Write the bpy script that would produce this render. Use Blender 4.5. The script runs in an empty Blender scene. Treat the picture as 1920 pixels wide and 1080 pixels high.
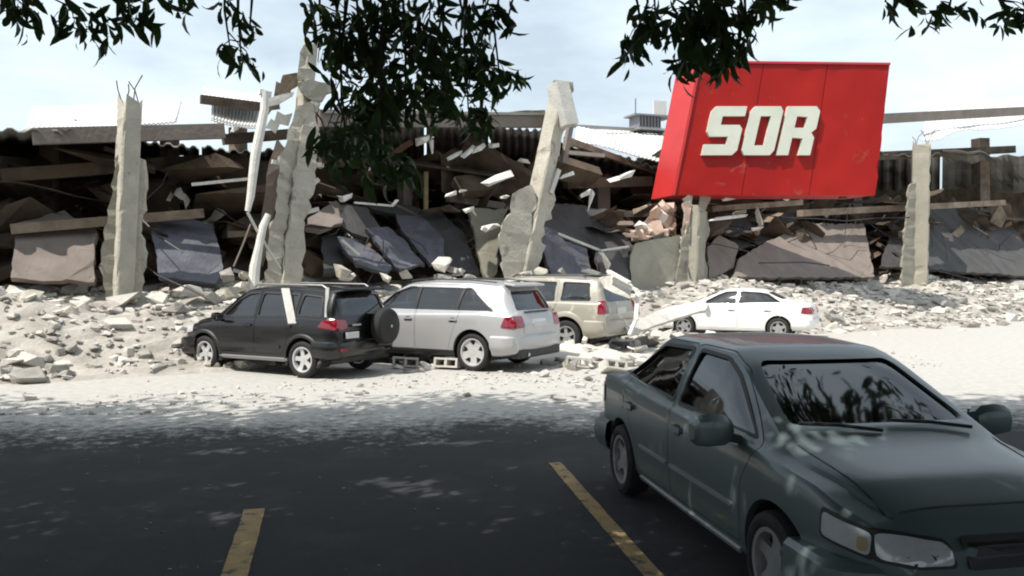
import bpy, bmesh, math, random
import numpy as np
from mathutils import Vector, Matrix, noise
from mathutils.bvhtree import BVHTree
R = math.radians
rnd = random.Random(7)
nr = np.random.RandomState(7)
sc = bpy.context.scene
# ---------------------------------------------------------------- camera
FPX = 1600.0
HC = 2.0
PITCH = math.atan(40 / FPX)
cam_d = bpy.data.cameras.new('camera')
cam_d.lens = FPX / 1920 * 36
cam_d.sensor_width = 36
cam_d.clip_end = 3000
cam = bpy.data.objects.new('camera', cam_d)
sc.collection.objects.link(cam)
cam.location = (0, 0, HC)
cam.rotation_euler = (math.pi / 2 - PITCH, 0, 0)
sc.camera = cam
# ---------------------------------------------------------------- sky and sun
SUN = Vector((-0.44, -0.34, 0.83)).normalized()
world = bpy.data.worlds.new('World')
sc.world = world
world.use_nodes = True
nt = world.node_tree
nt.nodes.clear()
sky = nt.nodes.new('ShaderNodeTexSky')
sky.sky_type = 'NISHITA'
sky.sun_disc = False
sky.sun_elevation = math.asin(SUN.z)
sky.sun_rotation = math.atan2(SUN.x, SUN.y)
sky.air_density = 1.0
sky.dust_density = 3.0
sky.ozone_density = 1.0
tc = nt.nodes.new('ShaderNodeTexCoord')
mp = nt.nodes.new('ShaderNodeMapping')
mp.inputs['Scale'].default_value = (1.6, 1.6, 5.0)
mp.inputs['Location'].default_value = (0.35, 0.2, 0.1)
cl = nt.nodes.new('ShaderNodeTexNoise')
cl.inputs['Scale'].default_value = 1.6
cl.inputs['Detail'].default_value = 7
cl.inputs['Roughness'].default_value = 0.55
rp = nt.nodes.new('ShaderNodeValToRGB')
rp.color_ramp.elements[0].position = 0.36
rp.color_ramp.elements[0].color = (0.5, 0.5, 0.5, 1)
rp.color_ramp.elements[1].position = 0.64
rp.color_ramp.elements[1].color = (0.95, 0.95, 0.95, 1)
mx = nt.nodes.new('ShaderNodeMix')
mx.data_type = 'RGBA'
mx.inputs[7].default_value = (9.6, 11.0, 11.9, 1)      # thin bright cloud veil
bg = nt.nodes.new('ShaderNodeBackground')
bg.inputs['Strength'].default_value = 0.085
wo = nt.nodes.new('ShaderNodeOutputWorld')
L = nt.links.new
L(tc.outputs['Generated'], mp.inputs['Vector'])
L(mp.outputs[0], cl.inputs['Vector'])
L(cl.outputs['Fac'], rp.inputs[0])
L(rp.outputs[0], mx.inputs[0])
L(sky.outputs[0], mx.inputs[6])
L(mx.outputs[2], bg.inputs[0])
L(bg.outputs[0], wo.inputs[0])
sl = bpy.data.lights.new('sun', 'SUN')
sl.energy = 4.4
sl.angle = R(0.5)
sl.color = (1.0, 0.95, 0.87)
so = bpy.data.objects.new('sun', sl)
sc.collection.objects.link(so)
so.rotation_euler = (-SUN).to_track_quat('-Z', 'Y').to_euler()
sc.view_settings.view_transform = 'Standard'
sc.view_settings.look = 'None'
sc.view_settings.exposure = 0.38
sc.view_settings.gamma = 1
sc.view_settings.use_curve_mapping = False
sc.cycles.pixel_filter_type = 'BLACKMAN_HARRIS'
sc.cycles.filter_width = 2.0
sc.cycles.max_bounces = 6
sc.cycles.transparent_max_bounces = 12

# ================================================================ helpers
def P(px, py, d):
    """point seen at photo pixel (px,py) at depth d metres"""
    xc = (px - 960) / FPX
    yc = (540 - py) / FPX
    c, s = math.cos(PITCH), math.sin(PITCH)
    v = Vector((xc, c + yc * s, -s + yc * c))
    return Vector((0, 0, HC)) + v * (d / v.y)

def G(px, py, z=0.0):
    xc = (px - 960) / FPX
    yc = (540 - py) / FPX
    c, s = math.cos(PITCH), math.sin(PITCH)
    v = Vector((xc, c + yc * s, -s + yc * c))
    return Vector((0, 0, HC)) + v * ((z - HC) / v.z)

FS, FY = 0.62, 24.0          # the store front runs away to the right: y = FY + FS x
def D(px, o=0.0):
    return (FY + o) / (1 - FS * (px - 960) / FPX)
def F(px, py, o=0.0):
    return P(px, py, D(px, o))

def tagp(o, label=None, cat=None, group=None, kind=None):
    if label: o['label'] = label
    if cat: o['category'] = cat
    if group: o['group'] = group
    if kind: o['kind'] = kind
    return o

def link(name, me, parent=None):
    o = bpy.data.objects.new(name, me)
    sc.collection.objects.link(o)
    if parent: o.parent = parent
    return o

def empty(name, loc, rz=0, label=None, cat=None, group=None):
    o = link(name, None)
    o.location = loc
    o.rotation_euler = (0, 0, rz)
    return tagp(o, label, cat, group)

def mesh(name, vs, fs, mat, smooth=False, mats=None):
    me = bpy.data.meshes.new(name)
    me.from_pydata([tuple(v) for v in vs], [], [tuple(f) for f in fs])
    if mat: me.materials.append(mat)
    if smooth: me.polygons.foreach_set('use_smooth', [True] * len(me.polygons))
    me.update()
    return me

def mesh_np(name, V, Fq, mat):
    """V (n,3), Fq (m,k) numpy"""
    me = bpy.data.meshes.new(name)
    n, k = Fq.shape
    me.vertices.add(len(V))
    me.vertices.foreach_set('co', V.astype(np.float32).ravel())
    me.loops.add(n * k)
    me.loops.foreach_set('vertex_index', Fq.astype(np.int32).ravel())
    me.polygons.add(n)
    me.polygons.foreach_set('loop_start', np.arange(0, n * k, k, dtype=np.int32))
    me.materials.append(mat)
    me.update(calc_edges=True)
    me.validate()
    return me

class MB:
    def __init__(s): s.v = []; s.f = []
    def add(s, vs, fs):
        n = len(s.v)
        s.v += [Vector(v) for v in vs]
        s.f += [tuple(i + n for i in f) for f in fs]
        return s
    def box(s, c, size, m=None, taper=0):
        hx, hy, hz = size[0] / 2, size[1] / 2, size[2] / 2
        vs = []
        for z in (-1, 1):
            t = 1 - (taper if z > 0 else 0)
            for x, y in ((-1, -1), (1, -1), (1, 1), (-1, 1)):
                vs.append(Vector((x * hx * t, y * hy * t, z * hz)))
        if m: vs = [m @ v for v in vs]
        vs = [v + Vector(c) for v in vs]
        return s.add(vs, [(3, 2, 1, 0), (4, 5, 6, 7), (0, 1, 5, 4), (1, 2, 6, 5), (2, 3, 7, 6), (3, 0, 4, 7)])
    def bar(s, a, b, w, h=None):
        a, b = Vector(a), Vector(b)
        h = h or w
        d = (b - a)
        q = d.to_track_quat('X', 'Z').to_matrix()
        return s.box((a + b) / 2, (d.length, w, h), q)
    def tube(s, pts, rs, n=8, cap=True):
        pts = [Vector(p) for p in pts]
        if not hasattr(rs, '__len__'): rs = [rs] * len(pts)
        rings = []
        for i, p in enumerate(pts):
            d = (pts[min(i + 1, len(pts) - 1)] - pts[max(i - 1, 0)])
            q = d.to_track_quat('Z', 'Y').to_matrix()
            rings.append([p + q @ Vector((rs[i] * math.cos(2 * math.pi * k / n), rs[i] * math.sin(2 * math.pi * k / n), 0)) for k in range(n)])
        vs = [v for r in rings for v in r]
        fs = []
        for i in range(len(pts) - 1):
            for k in range(n):
                fs.append((i * n + k, i * n + (k + 1) % n, (i + 1) * n + (k + 1) % n, (i + 1) * n + k))
        if cap:
            fs.append(tuple(range(n))[::-1])
            fs.append(tuple((len(pts) - 1) * n + k for k in range(n)))
        return s.add(vs, fs)
    def lathe(s, prof, n=32, axis='y', c=(0, 0, 0)):
        """prof: (radius, along) closed loop"""
        m = len(prof)
        vs = []
        for k in range(n):
            a = 2 * math.pi * k / n
            for r, t in prof:
                if axis == 'y': vs.append(Vector((r * math.cos(a), t, r * math.sin(a))) + Vector(c))
                else: vs.append(Vector((r * math.cos(a), r * math.sin(a), t)) + Vector(c))
        fs = []
        for k in range(n):
            k2 = (k + 1) % n
            for j in range(m):
                j2 = (j + 1) % m
                fs.append((k * m + j, k * m + j2, k2 * m + j2, k2 * m + j))
        return s.add(vs, fs)
    def build(s, name, mat, parent=None, smooth=False, bevel=0):
        me = mesh(name, s.v, s.f, mat)
        fixmesh(me, smooth, bevel)
        return link(name, me, parent)
    def me(s, name, mat, smooth=False, bevel=0):
        me = mesh(name, s.v, s.f, mat)
        fixmesh(me, smooth, bevel)
        return me

def fixmesh(me, smooth=False, bevel=0, ang=32):
    bm = bmesh.new(); bm.from_mesh(me)
    bmesh.ops.recalc_face_normals(bm, faces=bm.faces)
    if bevel:
        es = [e for e in bm.edges if len(e.link_faces) == 2 and e.calc_face_angle(0) > R(40)]
        bmesh.ops.bevel(bm, geom=es, offset=bevel, segments=2, affect='EDGES', profile=0.5)
    if smooth:
        for f in bm.faces: f.smooth = True
        for e in bm.edges:
            if len(e.link_faces) == 2 and e.calc_face_angle(0) > R(ang): e.smooth = False
    bm.to_mesh(me); bm.free()

# ================================================================ materials
def mat(name, col, rough=0.8, metal=0.0, var=0.0, scale=3.0, col2=None, bump=0.0, bscale=20.0, coat=0.0, spec=0.5,
        stain=None, stain_scale=1.2, stain_pos=0.55, obj=False):
    m = bpy.data.materials.new(name); m.use_nodes = True
    n = m.node_tree; b = n.nodes['Principled BSDF']
    b.inputs['Roughness'].default_value = rough
    b.inputs['Metallic'].default_value = metal
    b.inputs['Coat Weight'].default_value = coat
    b.inputs['Coat Roughness'].default_value = 0.06
    b.inputs['Specular IOR Level'].default_value = spec
    b.inputs['Base Color'].default_value = (*col, 1)
    if var or col2 or bump or stain:
        t = n.nodes.new('ShaderNodeTexCoord')
    src = None
    if var or col2:
        c2 = col2 or tuple(c * (1 - var) for c in col)
        ns = n.nodes.new('ShaderNodeTexNoise')
        ns.inputs['Scale'].default_value = scale
        ns.inputs['Detail'].default_value = 8
        ns.inputs['Roughness'].default_value = 0.62
        n.links.new(t.outputs['Object'], ns.inputs['Vector'])
        r = n.nodes.new('ShaderNodeValToRGB')
        r.color_ramp.elements[0].position = 0.34
        r.color_ramp.elements[1].position = 0.66
        r.color_ramp.elements[0].color = (*c2, 1)
        r.color_ramp.elements[1].color = (*col, 1)
        n.links.new(ns.outputs['Fac'], r.inputs[0])
        src = r.outputs[0]
    if stain:
        s2 = n.nodes.new('ShaderNodeTexNoise')
        s2.inputs['Scale'].default_value = stain_scale
        s2.inputs['Detail'].default_value = 10
        s2.inputs['Roughness'].default_value = 0.68
        s2.inputs['Distortion'].default_value = 0.6
        n.links.new(t.outputs['Object'], s2.inputs['Vector'])
        r2 = n.nodes.new('ShaderNodeValToRGB')
        r2.color_ramp.elements[0].position = stain_pos
        r2.color_ramp.elements[1].position = stain_pos + 0.09
        n.links.new(s2.outputs['Fac'], r2.inputs[0])
        mm = n.nodes.new('ShaderNodeMix'); mm.data_type = 'RGBA'
        n.links.new(r2.outputs[0], mm.inputs[0])
        if src: n.links.new(src, mm.inputs[6])
        else: mm.inputs[6].default_value = (*col, 1)
        mm.inputs[7].default_value = (*stain, 1)
        src = mm.outputs[2]
    if src: n.links.new(src, b.inputs['Base Color'])
    if bump:
        nb = n.nodes.new('ShaderNodeTexNoise')
        nb.inputs['Scale'].default_value = bscale
        nb.inputs['Detail'].default_value = 8
        n.links.new(t.outputs['Object'], nb.inputs['Vector'])
        bp = n.nodes.new('ShaderNodeBump')
        bp.inputs['Strength'].default_value = bump
        bp.inputs['Distance'].default_value = 0.03
        n.links.new(nb.outputs['Fac'], bp.inputs['Height'])
        n.links.new(bp.outputs[0], b.inputs['Normal'])
    return m

M = {}
M['concrete'] = mat('concrete', (0.50, 0.465, 0.39), 0.9, var=0.25, scale=2.2, bump=0.6, bscale=14, stain=(0.22, 0.19, 0.15), stain_scale=1.1, stain_pos=0.58)
M['concrete_light'] = mat('concrete_light', (0.62, 0.60, 0.55), 0.9, var=0.2, scale=3, bump=0.5, bscale=18)
M['concrete_tan'] = mat('concrete_tan', (0.34, 0.32, 0.26), 0.9, var=0.22, scale=1.4, bump=0.4, bscale=12, stain=(0.25, 0.20, 0.15), stain_scale=0.9, stain_pos=0.6)
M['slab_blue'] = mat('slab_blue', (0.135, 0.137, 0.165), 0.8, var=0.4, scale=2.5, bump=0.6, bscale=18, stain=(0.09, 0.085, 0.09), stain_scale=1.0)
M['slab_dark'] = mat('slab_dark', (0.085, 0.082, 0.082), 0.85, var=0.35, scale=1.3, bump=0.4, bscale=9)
M['slab_olive'] = mat('slab_olive', (0.24, 0.23, 0.18), 0.88, var=0.25, scale=1.3, bump=0.4, bscale=12)
M['slab_brown'] = mat('slab_brown', (0.24, 0.20, 0.175), 0.9, var=0.25, scale=1.6, bump=0.5, bscale=10)
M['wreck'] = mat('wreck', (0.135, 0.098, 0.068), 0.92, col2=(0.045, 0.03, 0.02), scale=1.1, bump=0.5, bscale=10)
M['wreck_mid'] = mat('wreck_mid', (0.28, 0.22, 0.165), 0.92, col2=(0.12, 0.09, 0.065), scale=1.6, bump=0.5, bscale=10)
M['rust'] = mat('rust', (0.16, 0.085, 0.045), 0.85, var=0.5, scale=6, bump=0.3)
M['brick'] = mat('brick', (0.52, 0.34, 0.26), 0.9, col2=(0.62, 0.48, 0.40), scale=5, bump=0.5, bscale=30)
M['plaster_white'] = mat('plaster_white', (0.74, 0.72, 0.67), 0.85, var=0.18, scale=4, bump=0.4, bscale=16)
M['roof_sheet'] = mat('roof_sheet', (0.68, 0.66, 0.64), 0.55, metal=0.0, var=0.18, scale=0.7, stain=(0.42, 0.38, 0.34), stain_scale=0.8, stain_pos=0.6)
M['roof_grey'] = mat('roof_grey', (0.33, 0.33, 0.31), 0.6, var=0.25, scale=1.0, stain=(0.2, 0.17, 0.14), stain_scale=1.2)
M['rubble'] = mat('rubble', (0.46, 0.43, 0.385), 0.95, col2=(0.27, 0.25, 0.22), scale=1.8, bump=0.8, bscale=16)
M['rubble_pale'] = mat('rubble_pale', (0.58, 0.55, 0.50), 0.95, var=0.22, scale=3, bump=0.7, bscale=20)
M['rubble_grey'] = mat('rubble_grey', (0.36, 0.34, 0.31), 0.95, var=0.35, scale=3, bump=0.7, bscale=20)
M['red'] = mat('red', (0.34, 0.008, 0.004), 0.5, col2=(0.26, 0.003, 0.003), scale=0.22, bump=0.08, bscale=4, spec=0.3, stain=(0.30, 0.05, 0.035), stain_scale=1.8, stain_pos=0.6)
M['red_lit'] = mat('red_lit', (0.52, 0.03, 0.03), 0.45, var=0.15, scale=1.0)  # brighter copy of the sign red: sunlight on its side put into the colour
M['letter'] = mat('letter', (0.60, 0.62, 0.53), 0.5, var=0.12, scale=1.5)
M['steel'] = mat('steel', (0.45, 0.45, 0.45), 0.45, metal=0.6, var=0.2)
M['grey_paint'] = mat('grey_paint', (0.22, 0.23, 0.25), 0.6, var=0.2, scale=2)
M['yellow_paint'] = mat('yellow_paint', (0.46, 0.31, 0.13), 0.8, var=0.25, scale=6, stain=(0.07, 0.065, 0.06), stain_scale=7, stain_pos=0.53, bump=0.4, bscale=60)
M['bark'] = mat('bark', (0.10, 0.075, 0.055), 0.95, var=0.4, scale=8, bump=0.9, bscale=25)
M['wood'] = mat('wood', (0.48, 0.36, 0.20), 0.85, var=0.3, scale=4)

def leafmat(name, c, c2):
    m = bpy.data.materials.new(name); m.use_nodes = True
    n = m.node_tree; n.nodes.clear()
    out = n.nodes.new('ShaderNodeOutputMaterial')
    t = n.nodes.new('ShaderNodeTexCoord')
    gi = n.nodes.new('ShaderNodeNewGeometry')
    r = n.nodes.new('ShaderNodeValToRGB')
    r.color_ramp.elements[0].color = (*c, 1); r.color_ramp.elements[1].color = (*c2, 1)
    n.links.new(gi.outputs['Random Per Island'], r.inputs[0])
    b = n.nodes.new('ShaderNodeBsdfPrincipled')
    b.inputs['Roughness'].default_value = 0.5
    b.inputs['Specular IOR Level'].default_value = 0.25
    n.links.new(r.outputs[0], b.inputs['Base Color'])
    tr = n.nodes.new('ShaderNodeBsdfTranslucent')
    hs = n.nodes.new('ShaderNodeHueSaturation'); hs.inputs['Value'].default_value = 1.4
    n.links.new(r.outputs[0], hs.inputs['Color']); n.links.new(hs.outputs[0], tr.inputs[0])
    mi = n.nodes.new('ShaderNodeMixShader'); mi.inputs[0].default_value = 0.22
    n.links.new(b.outputs[0], mi.inputs[1]); n.links.new(tr.outputs[0], mi.inputs[2])
    n.links.new(mi.outputs[0], out.inputs[0])
    return m
M['leaf'] = leafmat('leaf', (0.02, 0.04, 0.014), (0.065, 0.11, 0.028))

def glassmat(name, tint, refl=1.0, tr=0.25):
    m = bpy.data.materials.new(name); m.use_nodes = True
    n = m.node_tree; n.nodes.clear()
    out = n.nodes.new('ShaderNodeOutputMaterial')
    g = n.nodes.new('ShaderNodeBsdfGlossy'); g.inputs['Roughness'].default_value = 0.04
    g.inputs['Color'].default_value = (0.95, 0.97, 1, 1)
    t = n.nodes.new('ShaderNodeBsdfTransparent'); t.inputs[0].default_value = (*[x * tr for x in tint], 1)
    d = n.nodes.new('ShaderNodeBsdfDiffuse')
    tcn = n.nodes.new('ShaderNodeTexCoord')
    ns = n.nodes.new('ShaderNodeTexNoise'); ns.inputs['Scale'].default_value = 3; ns.inputs['Detail'].default_value = 6
    n.links.new(tcn.outputs['Object'], ns.inputs['Vector'])
    cr = n.nodes.new('ShaderNodeValToRGB')
    cr.color_ramp.elements[0].color = (0.03, 0.03, 0.032, 1); cr.color_ramp.elements[1].color = (0.10, 0.10, 0.10, 1)
    n.links.new(ns.outputs['Fac'], cr.inputs[0]); n.links.new(cr.outputs[0], d.inputs[0])
    m1 = n.nodes.new('ShaderNodeMixShader'); m1.inputs[0].default_value = 0.15 * refl
    n.links.new(t.outputs[0], m1.inputs[1]); n.links.new(d.outputs[0], m1.inputs[2])
    fr = n.nodes.new('ShaderNodeFresnel'); fr.inputs[0].default_value = 1.6
    ma = n.nodes.new('ShaderNodeMath'); ma.operation = 'MULTIPLY_ADD'; ma.inputs[1].default_value = 1.0; ma.inputs[2].default_value = 0.03 * refl
    n.links.new(fr.outputs[0], ma.inputs[0])
    m2 = n.nodes.new('ShaderNodeMixShader')
    n.links.new(ma.outputs[0], m2.inputs[0]); n.links.new(m1.outputs[0], m2.inputs[1]); n.links.new(g.outputs[0], m2.inputs[2])
    n.links.new(m2.outputs[0], out.inputs[0])
    return m
M['glass'] = glassmat('glass', (0.75, 0.8, 0.9), 1.0, 0.35)
M['glass_dark'] = glassmat('glass_dark', (0.5, 0.6, 0.8), 0.4, 0.12)
M['rubber'] = mat('rubber', (0.018, 0.018, 0.018), 0.8, var=0.3, scale=10, bump=0.3, bscale=60)
M['black_plastic'] = mat('black_plastic', (0.022, 0.022, 0.024), 0.55, var=0.3, scale=5)
M['black_cover'] = mat('black_cover', (0.012, 0.011, 0.012), 0.45, var=0.3, scale=5)
M['rim'] = mat('rim', (0.62, 0.62, 0.62), 0.35, metal=0.35, var=0.12, scale=8)
M['rim_dull'] = mat('rim_dull', (0.38, 0.38, 0.38), 0.4, metal=0.4, var=0.15, scale=8)
M['interior'] = mat('interior', (0.045, 0.042, 0.04), 0.9, var=0.2)
M['tail_red'] = mat('tail_red', (0.25, 0.004, 0.018), 0.15, coat=1.0, var=0.2, scale=9)
M['lamp_clear'] = mat('lamp_clear', (0.55, 0.56, 0.58), 0.12, coat=1.0, var=0.2, scale=9)
M['plate'] = mat('plate', (0.6, 0.6, 0.58), 0.5, var=0.1)
M['chrome'] = mat('chrome', (0.7, 0.7, 0.7), 0.15, metal=1.0)
M['trim_light'] = mat('trim_light', (0.30, 0.31, 0.31), 0.35, metal=0.3)
def paint(name, c, metal=0.0, rough=0.35, dust=(0.45, 0.42, 0.37), amount=0.62):
    return mat(name, c, rough, metal=metal, coat=0.35, var=0.08, scale=1.5, stain=dust, stain_scale=2.4, stain_pos=amount)
M['paint_silver'] = paint('paint_silver', (0.47, 0.47, 0.475), 0.35, 0.36, (0.62, 0.60, 0.56), 0.66)
M['paint_black'] = paint('paint_black', (0.006, 0.0055, 0.006), 0.0, 0.2, (0.02, 0.019, 0.018), 0.7)
M['paint_beige'] = paint('paint_beige', (0.36, 0.34, 0.29), 0.1, 0.4, (0.55, 0.50, 0.43), 0.56)
M['paint_white'] = paint('paint_white', (0.80, 0.80, 0.78), 0.0, 0.35, (0.66, 0.64, 0.58), 0.66)
M['paint_green'] = paint('paint_green', (0.115, 0.15, 0.152), 0.3, 0.42, (0.10, 0.13, 0.13), 0.7)
M['paint_grey'] = paint('paint_grey', (0.25, 0.25, 0.26), 0.3, 0.4, (0.45, 0.43, 0.4), 0.5)

# ================================================================ ground
def ground_material():
    m = bpy.data.materials.new('asphalt'); m.use_nodes = True
    n = m.node_tree; b = n.nodes['Principled BSDF']
    t = n.nodes.new('ShaderNodeTexCoord')
    def noise_(scale, det=8, rough=0.6, dist=0.0):
        x = n.nodes.new('ShaderNodeTexNoise'); x.inputs['Scale'].default_value = scale
        x.inputs['Detail'].default_value = det; x.inputs['Roughness'].default_value = rough
        x.inputs['Distortion'].default_value = dist
        n.links.new(t.outputs['Object'], x.inputs['Vector']); return x
    def ramp(src, p0, c0, p1, c1):
        r = n.nodes.new('ShaderNodeValToRGB')
        r.color_ramp.elements[0].position = p0; r.color_ramp.elements[0].color = (*c0, 1)
        r.color_ramp.elements[1].position = p1; r.color_ramp.elements[1].color = (*c1, 1)
        n.links.new(src, r.inputs[0]); return r
    def mixc(f, a, c):
        x = n.nodes.new('ShaderNodeMix'); x.data_type = 'RGBA'
        n.links.new(f, x.inputs[0]); n.links.new(a, x.inputs[6]); n.links.new(c, x.inputs[7]); return x
    fine = noise_(90, 4)
    base = ramp(fine.outputs[0], 0.3, (0.007, 0.008, 0.009), 0.7, (0.026, 0.028, 0.032))
    big = noise_(0.9, 8, 0.65)
    blot = ramp(big.outputs[0], 0.50, (0, 0, 0), 0.72, (1, 1, 1))
    pale = ramp(fine.outputs[0], 0.3, (0.025, 0.027, 0.03), 0.7, (0.055, 0.055, 0.057))
    a1 = mixc(blot.outputs[0], base.outputs[0], pale.outputs[0])
    # fallen dust and plaster: lies thick by the ruin, thins out towards the parking bays
    sx = n.nodes.new('ShaderNodeSeparateXYZ'); n.links.new(t.outputs['Object'], sx.inputs[0])
    mu = n.nodes.new('ShaderNodeMath'); mu.operation = 'MULTIPLY_ADD'; mu.inputs[1].default_value = -0.10
    n.links.new(sx.outputs['X'], mu.inputs[0]); n.links.new(sx.outputs['Y'], mu.inputs[2])
    dn = noise_(0.55, 9, 0.7, 0.5)
    add = n.nodes.new('ShaderNodeMath'); add.operation = 'MULTIPLY_ADD'; add.inputs[1].default_value = 5.0
    dfine = noise_(7, 10, 0.75)
    add0 = n.nodes.new('ShaderNodeMath'); add0.operation = 'MULTIPLY_ADD'; add0.inputs[1].default_value = 6.0
    n.links.new(dfine.outputs[0], add0.inputs[0]); n.links.new(mu.outputs[0], add0.inputs[2])
    n.links.new(dn.outputs[0], add.inputs[0]); n.links.new(add0.outputs[0], add.inputs[2])
    mr = n.nodes.new('ShaderNodeMapRange'); mr.inputs['From Min'].default_value = 15.6; mr.inputs['From Max'].default_value = 17.4
    n.links.new(add.outputs[0], mr.inputs['Value'])
    dust = ramp(dfine.outputs[0], 0.3, (0.34, 0.325, 0.30), 0.68, (0.50, 0.48, 0.45))
    a2 = mixc(mr.outputs[0], a1.outputs[2], dust.outputs[0])
    n.links.new(a2.outputs[2], b.inputs['Base Color'])
    b.inputs['Roughness'].default_value = 0.9
    bp = n.nodes.new('ShaderNodeBump'); bp.inputs['Strength'].default_value = 0.5; bp.inputs['Distance'].default_value = 0.01
    n.links.new(fine.outputs[0], bp.inputs['Height']); n.links.new(bp.outputs[0], b.inputs['Normal'])
    return m
M['ground'] = ground_material()
vs = [(-600, -300, 0), (600, -300, 0), (600, 1200, 0), (-600, 1200, 0)]
tagp(link('parking_lot', mesh('parking_lot', vs, [(0, 1, 2, 3)], M['ground'])), kind='structure')

def stripe(p0, p1, w, label):
    p0, p1 = Vector(p0), Vector(p1)
    d = (p1 - p0).normalized(); s = Vector((-d.y, d.x, 0)) * w / 2
    N = 24
    vs = []
    for i in range(N + 1):
        p = p0.lerp(p1, i / N)
        a, b = 1 + 0.10 * noise.noise(p * 5), 1 + 0.10 * noise.noise(p * 5 + Vector((9, 0, 0)))
        vs += [p + s * a + Vector((0, 0, 0.005)), p - s * b + Vector((0, 0, 0.005))]
    fs = [(2 * i, 2 * i + 1, 2 * i + 3, 2 * i + 2) for i in range(N)]
    o = link('parking_line', mesh('parking_line', vs, fs, M['yellow_paint']))
    tagp(o, label, 'road marking', 'yellow parking lines', 'structure')
stripe(G(478, 955), G(408, 1180), 0.17, None)
stripe(G(1040, 868), G(1312, 1180), 0.13, None)

# ================================================================ rubble tools
def chunk(seed, sx=1, sy=1, sz=1, n=12):
    r = random.Random(seed)
    bm = bmesh.new()
    for i in range(n):
        p = [r.uniform(-.5, .5) for _ in range(3)]
        k = r.randrange(3); p[k] = r.choice((-.5, .5)) * r.uniform(.85, 1)
        bm.verts.new((p[0] * sx, p[1] * sy, p[2] * sz))
    res = bmesh.ops.convex_hull(bm, input=bm.verts)
    dead = [v for v in bm.verts if not v.link_faces]
    bmesh.ops.delete(bm, geom=dead, context='VERTS')
    bm.verts.index_update()
    vs = [v.co.copy() for v in bm.verts]
    fs = [tuple(v.index for v in f.verts) for f in bm.faces]
    bm.free()
    return vs, fs
CH = [chunk(100 + i, 1, rnd.uniform(.6, 1), rnd.uniform(.35, .8), rnd.choice((10, 12, 16))) for i in range(14)]
CHM = {}
def chunk_mesh(i, m):
    if (i, m) not in CHM:
        CHM[(i, m)] = mesh('chunk', CH[i][0], CH[i][1], M[m])
    return CHM[(i, m)]

def heap_z(x, y):
    """height of the rubble that spilled out of the store"""
    o = y - FY - FS * x
    prof = [(-9, -.05), (-4.6, -.02), (-3.4, 0.2), (-2.2, 0.8), (-1.0, 1.15), (0, 1.3), (2, 1.6), (4, 2.3), (7, 3.3), (10, 4.2), (14, 4.9), (22, 5.2)]
    z = float(np.interp(o, [p[0] for p in prof], [p[1] for p in prof]))
    n1 = noise.noise(Vector((x * .22, y * .22, 3.1))); n2 = noise.noise(Vector((x * .8, y * .8, 1.1)))
    z = z * (1 + .35 * n1) + .28 * n2 * min(1, max(0, z))
    # the white car stands clear of the heap
    dx, dy = x - 6.2, y - 23.5
    k = max(0, min(1, (math.hypot(dx * .55, dy) - 1.2) / 1.4))
    if o < 1: z = z * k
    return max(z, -0.05)

# heap terrain
NX, NY = 150, 76
V = []; 
for j in range(NY):
    o = -8 + 28 * (j / (NY - 1)) ** 1.3
    for i in range(NX):
        x = -24 + 60 * i / (NX - 1)
        y = FY + FS * x + o
        z = heap_z(x, y)
        z += .07 * noise.noise(Vector((x * 4, y * 4, 0))) * (1 if z > 0.02 else 0)
        V.append((x, y, z if z > 0.01 else -0.06))
Q = [(j * NX + i, j * NX + i + 1, (j + 1) * NX + i + 1, (j + 1) * NX + i) for j in range(NY - 1) for i in range(NX - 1)]
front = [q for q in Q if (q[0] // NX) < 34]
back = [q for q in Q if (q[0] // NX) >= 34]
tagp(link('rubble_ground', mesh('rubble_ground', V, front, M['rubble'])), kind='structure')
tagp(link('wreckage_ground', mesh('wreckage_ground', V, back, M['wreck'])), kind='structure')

def scatter(name, cnt, fpos, size, m, flat=1.0):
    vs = []; fs = []; n0 = 0
    for k in range(cnt):
        p = fpos()
        s = size()
        cv, cf = CH[rnd.randrange(len(CH))]
        mt = Matrix.Rotation(rnd.uniform(0, 6.28), 3, 'Z') @ Matrix.Rotation(rnd.uniform(-.5, .5), 3, 'X') @ Matrix.Diagonal((s, s, s * flat))
        for v in cv: vs.append(mt @ v + p)
        for f in cf: fs.append(tuple(i + n0 for i in f))
        n0 += len(cv)
    o = link(name, mesh(name, vs, fs, M[m]))
    return tagp(o, kind='stuff')
def pos_front(o0=-4.3, o1=1.5, x0=-16, x1=22):
    def f():
        while True:
            x = rnd.uniform(x0, x1); o = rnd.uniform(o0, o1); y = FY + FS * x + o
            if abs(x - 6.2) < 2.6 and abs(y - 23.6) < 1.5: continue
            return Vector((x, y, heap_z(x, y) + .02))
    return f
scatter('rubble_stones', 2800, pos_front(), lambda: min(.6, .08 + rnd.expovariate(9)), 'rubble_pale', .8)
scatter('dark_rubble_stones', 1500, pos_front(), lambda: .08 + rnd.expovariate(9), 'rubble_grey', .8)
def pos_ground():
    t = rnd.gauss(0, 1)
    x = rnd.uniform(-9, 9)
    y = 15.5 + .55 * x + rnd.gauss(0, 1.0) - .2
    if x > 1: y = 12.4 + .55 * x + abs(rnd.gauss(0, 1.8)) 
    return Vector((x, max(y, 11.5), .015))
scatter('scattered_grit', 1100, pos_ground, lambda: .02 + rnd.expovariate(42), 'rubble_pale', .7)
# grit and fallen scraps on the shaded asphalt
scatter('asphalt_litter', 160, lambda: Vector((rnd.uniform(-6, 4), rnd.uniform(4.5, 12), .006)), lambda: .01 + rnd.random() * .02, 'rubble_grey', .5)

def tone(m, sz):
    return ('small ' if sz < .22 else 'middling ' if sz < .4 else 'large ') + {'rubble_pale': 'pale', 'plaster_white': 'white', 'rubble_grey': 'grey', 'concrete': 'grey', 'brick': 'pinkish'}[m]
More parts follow.
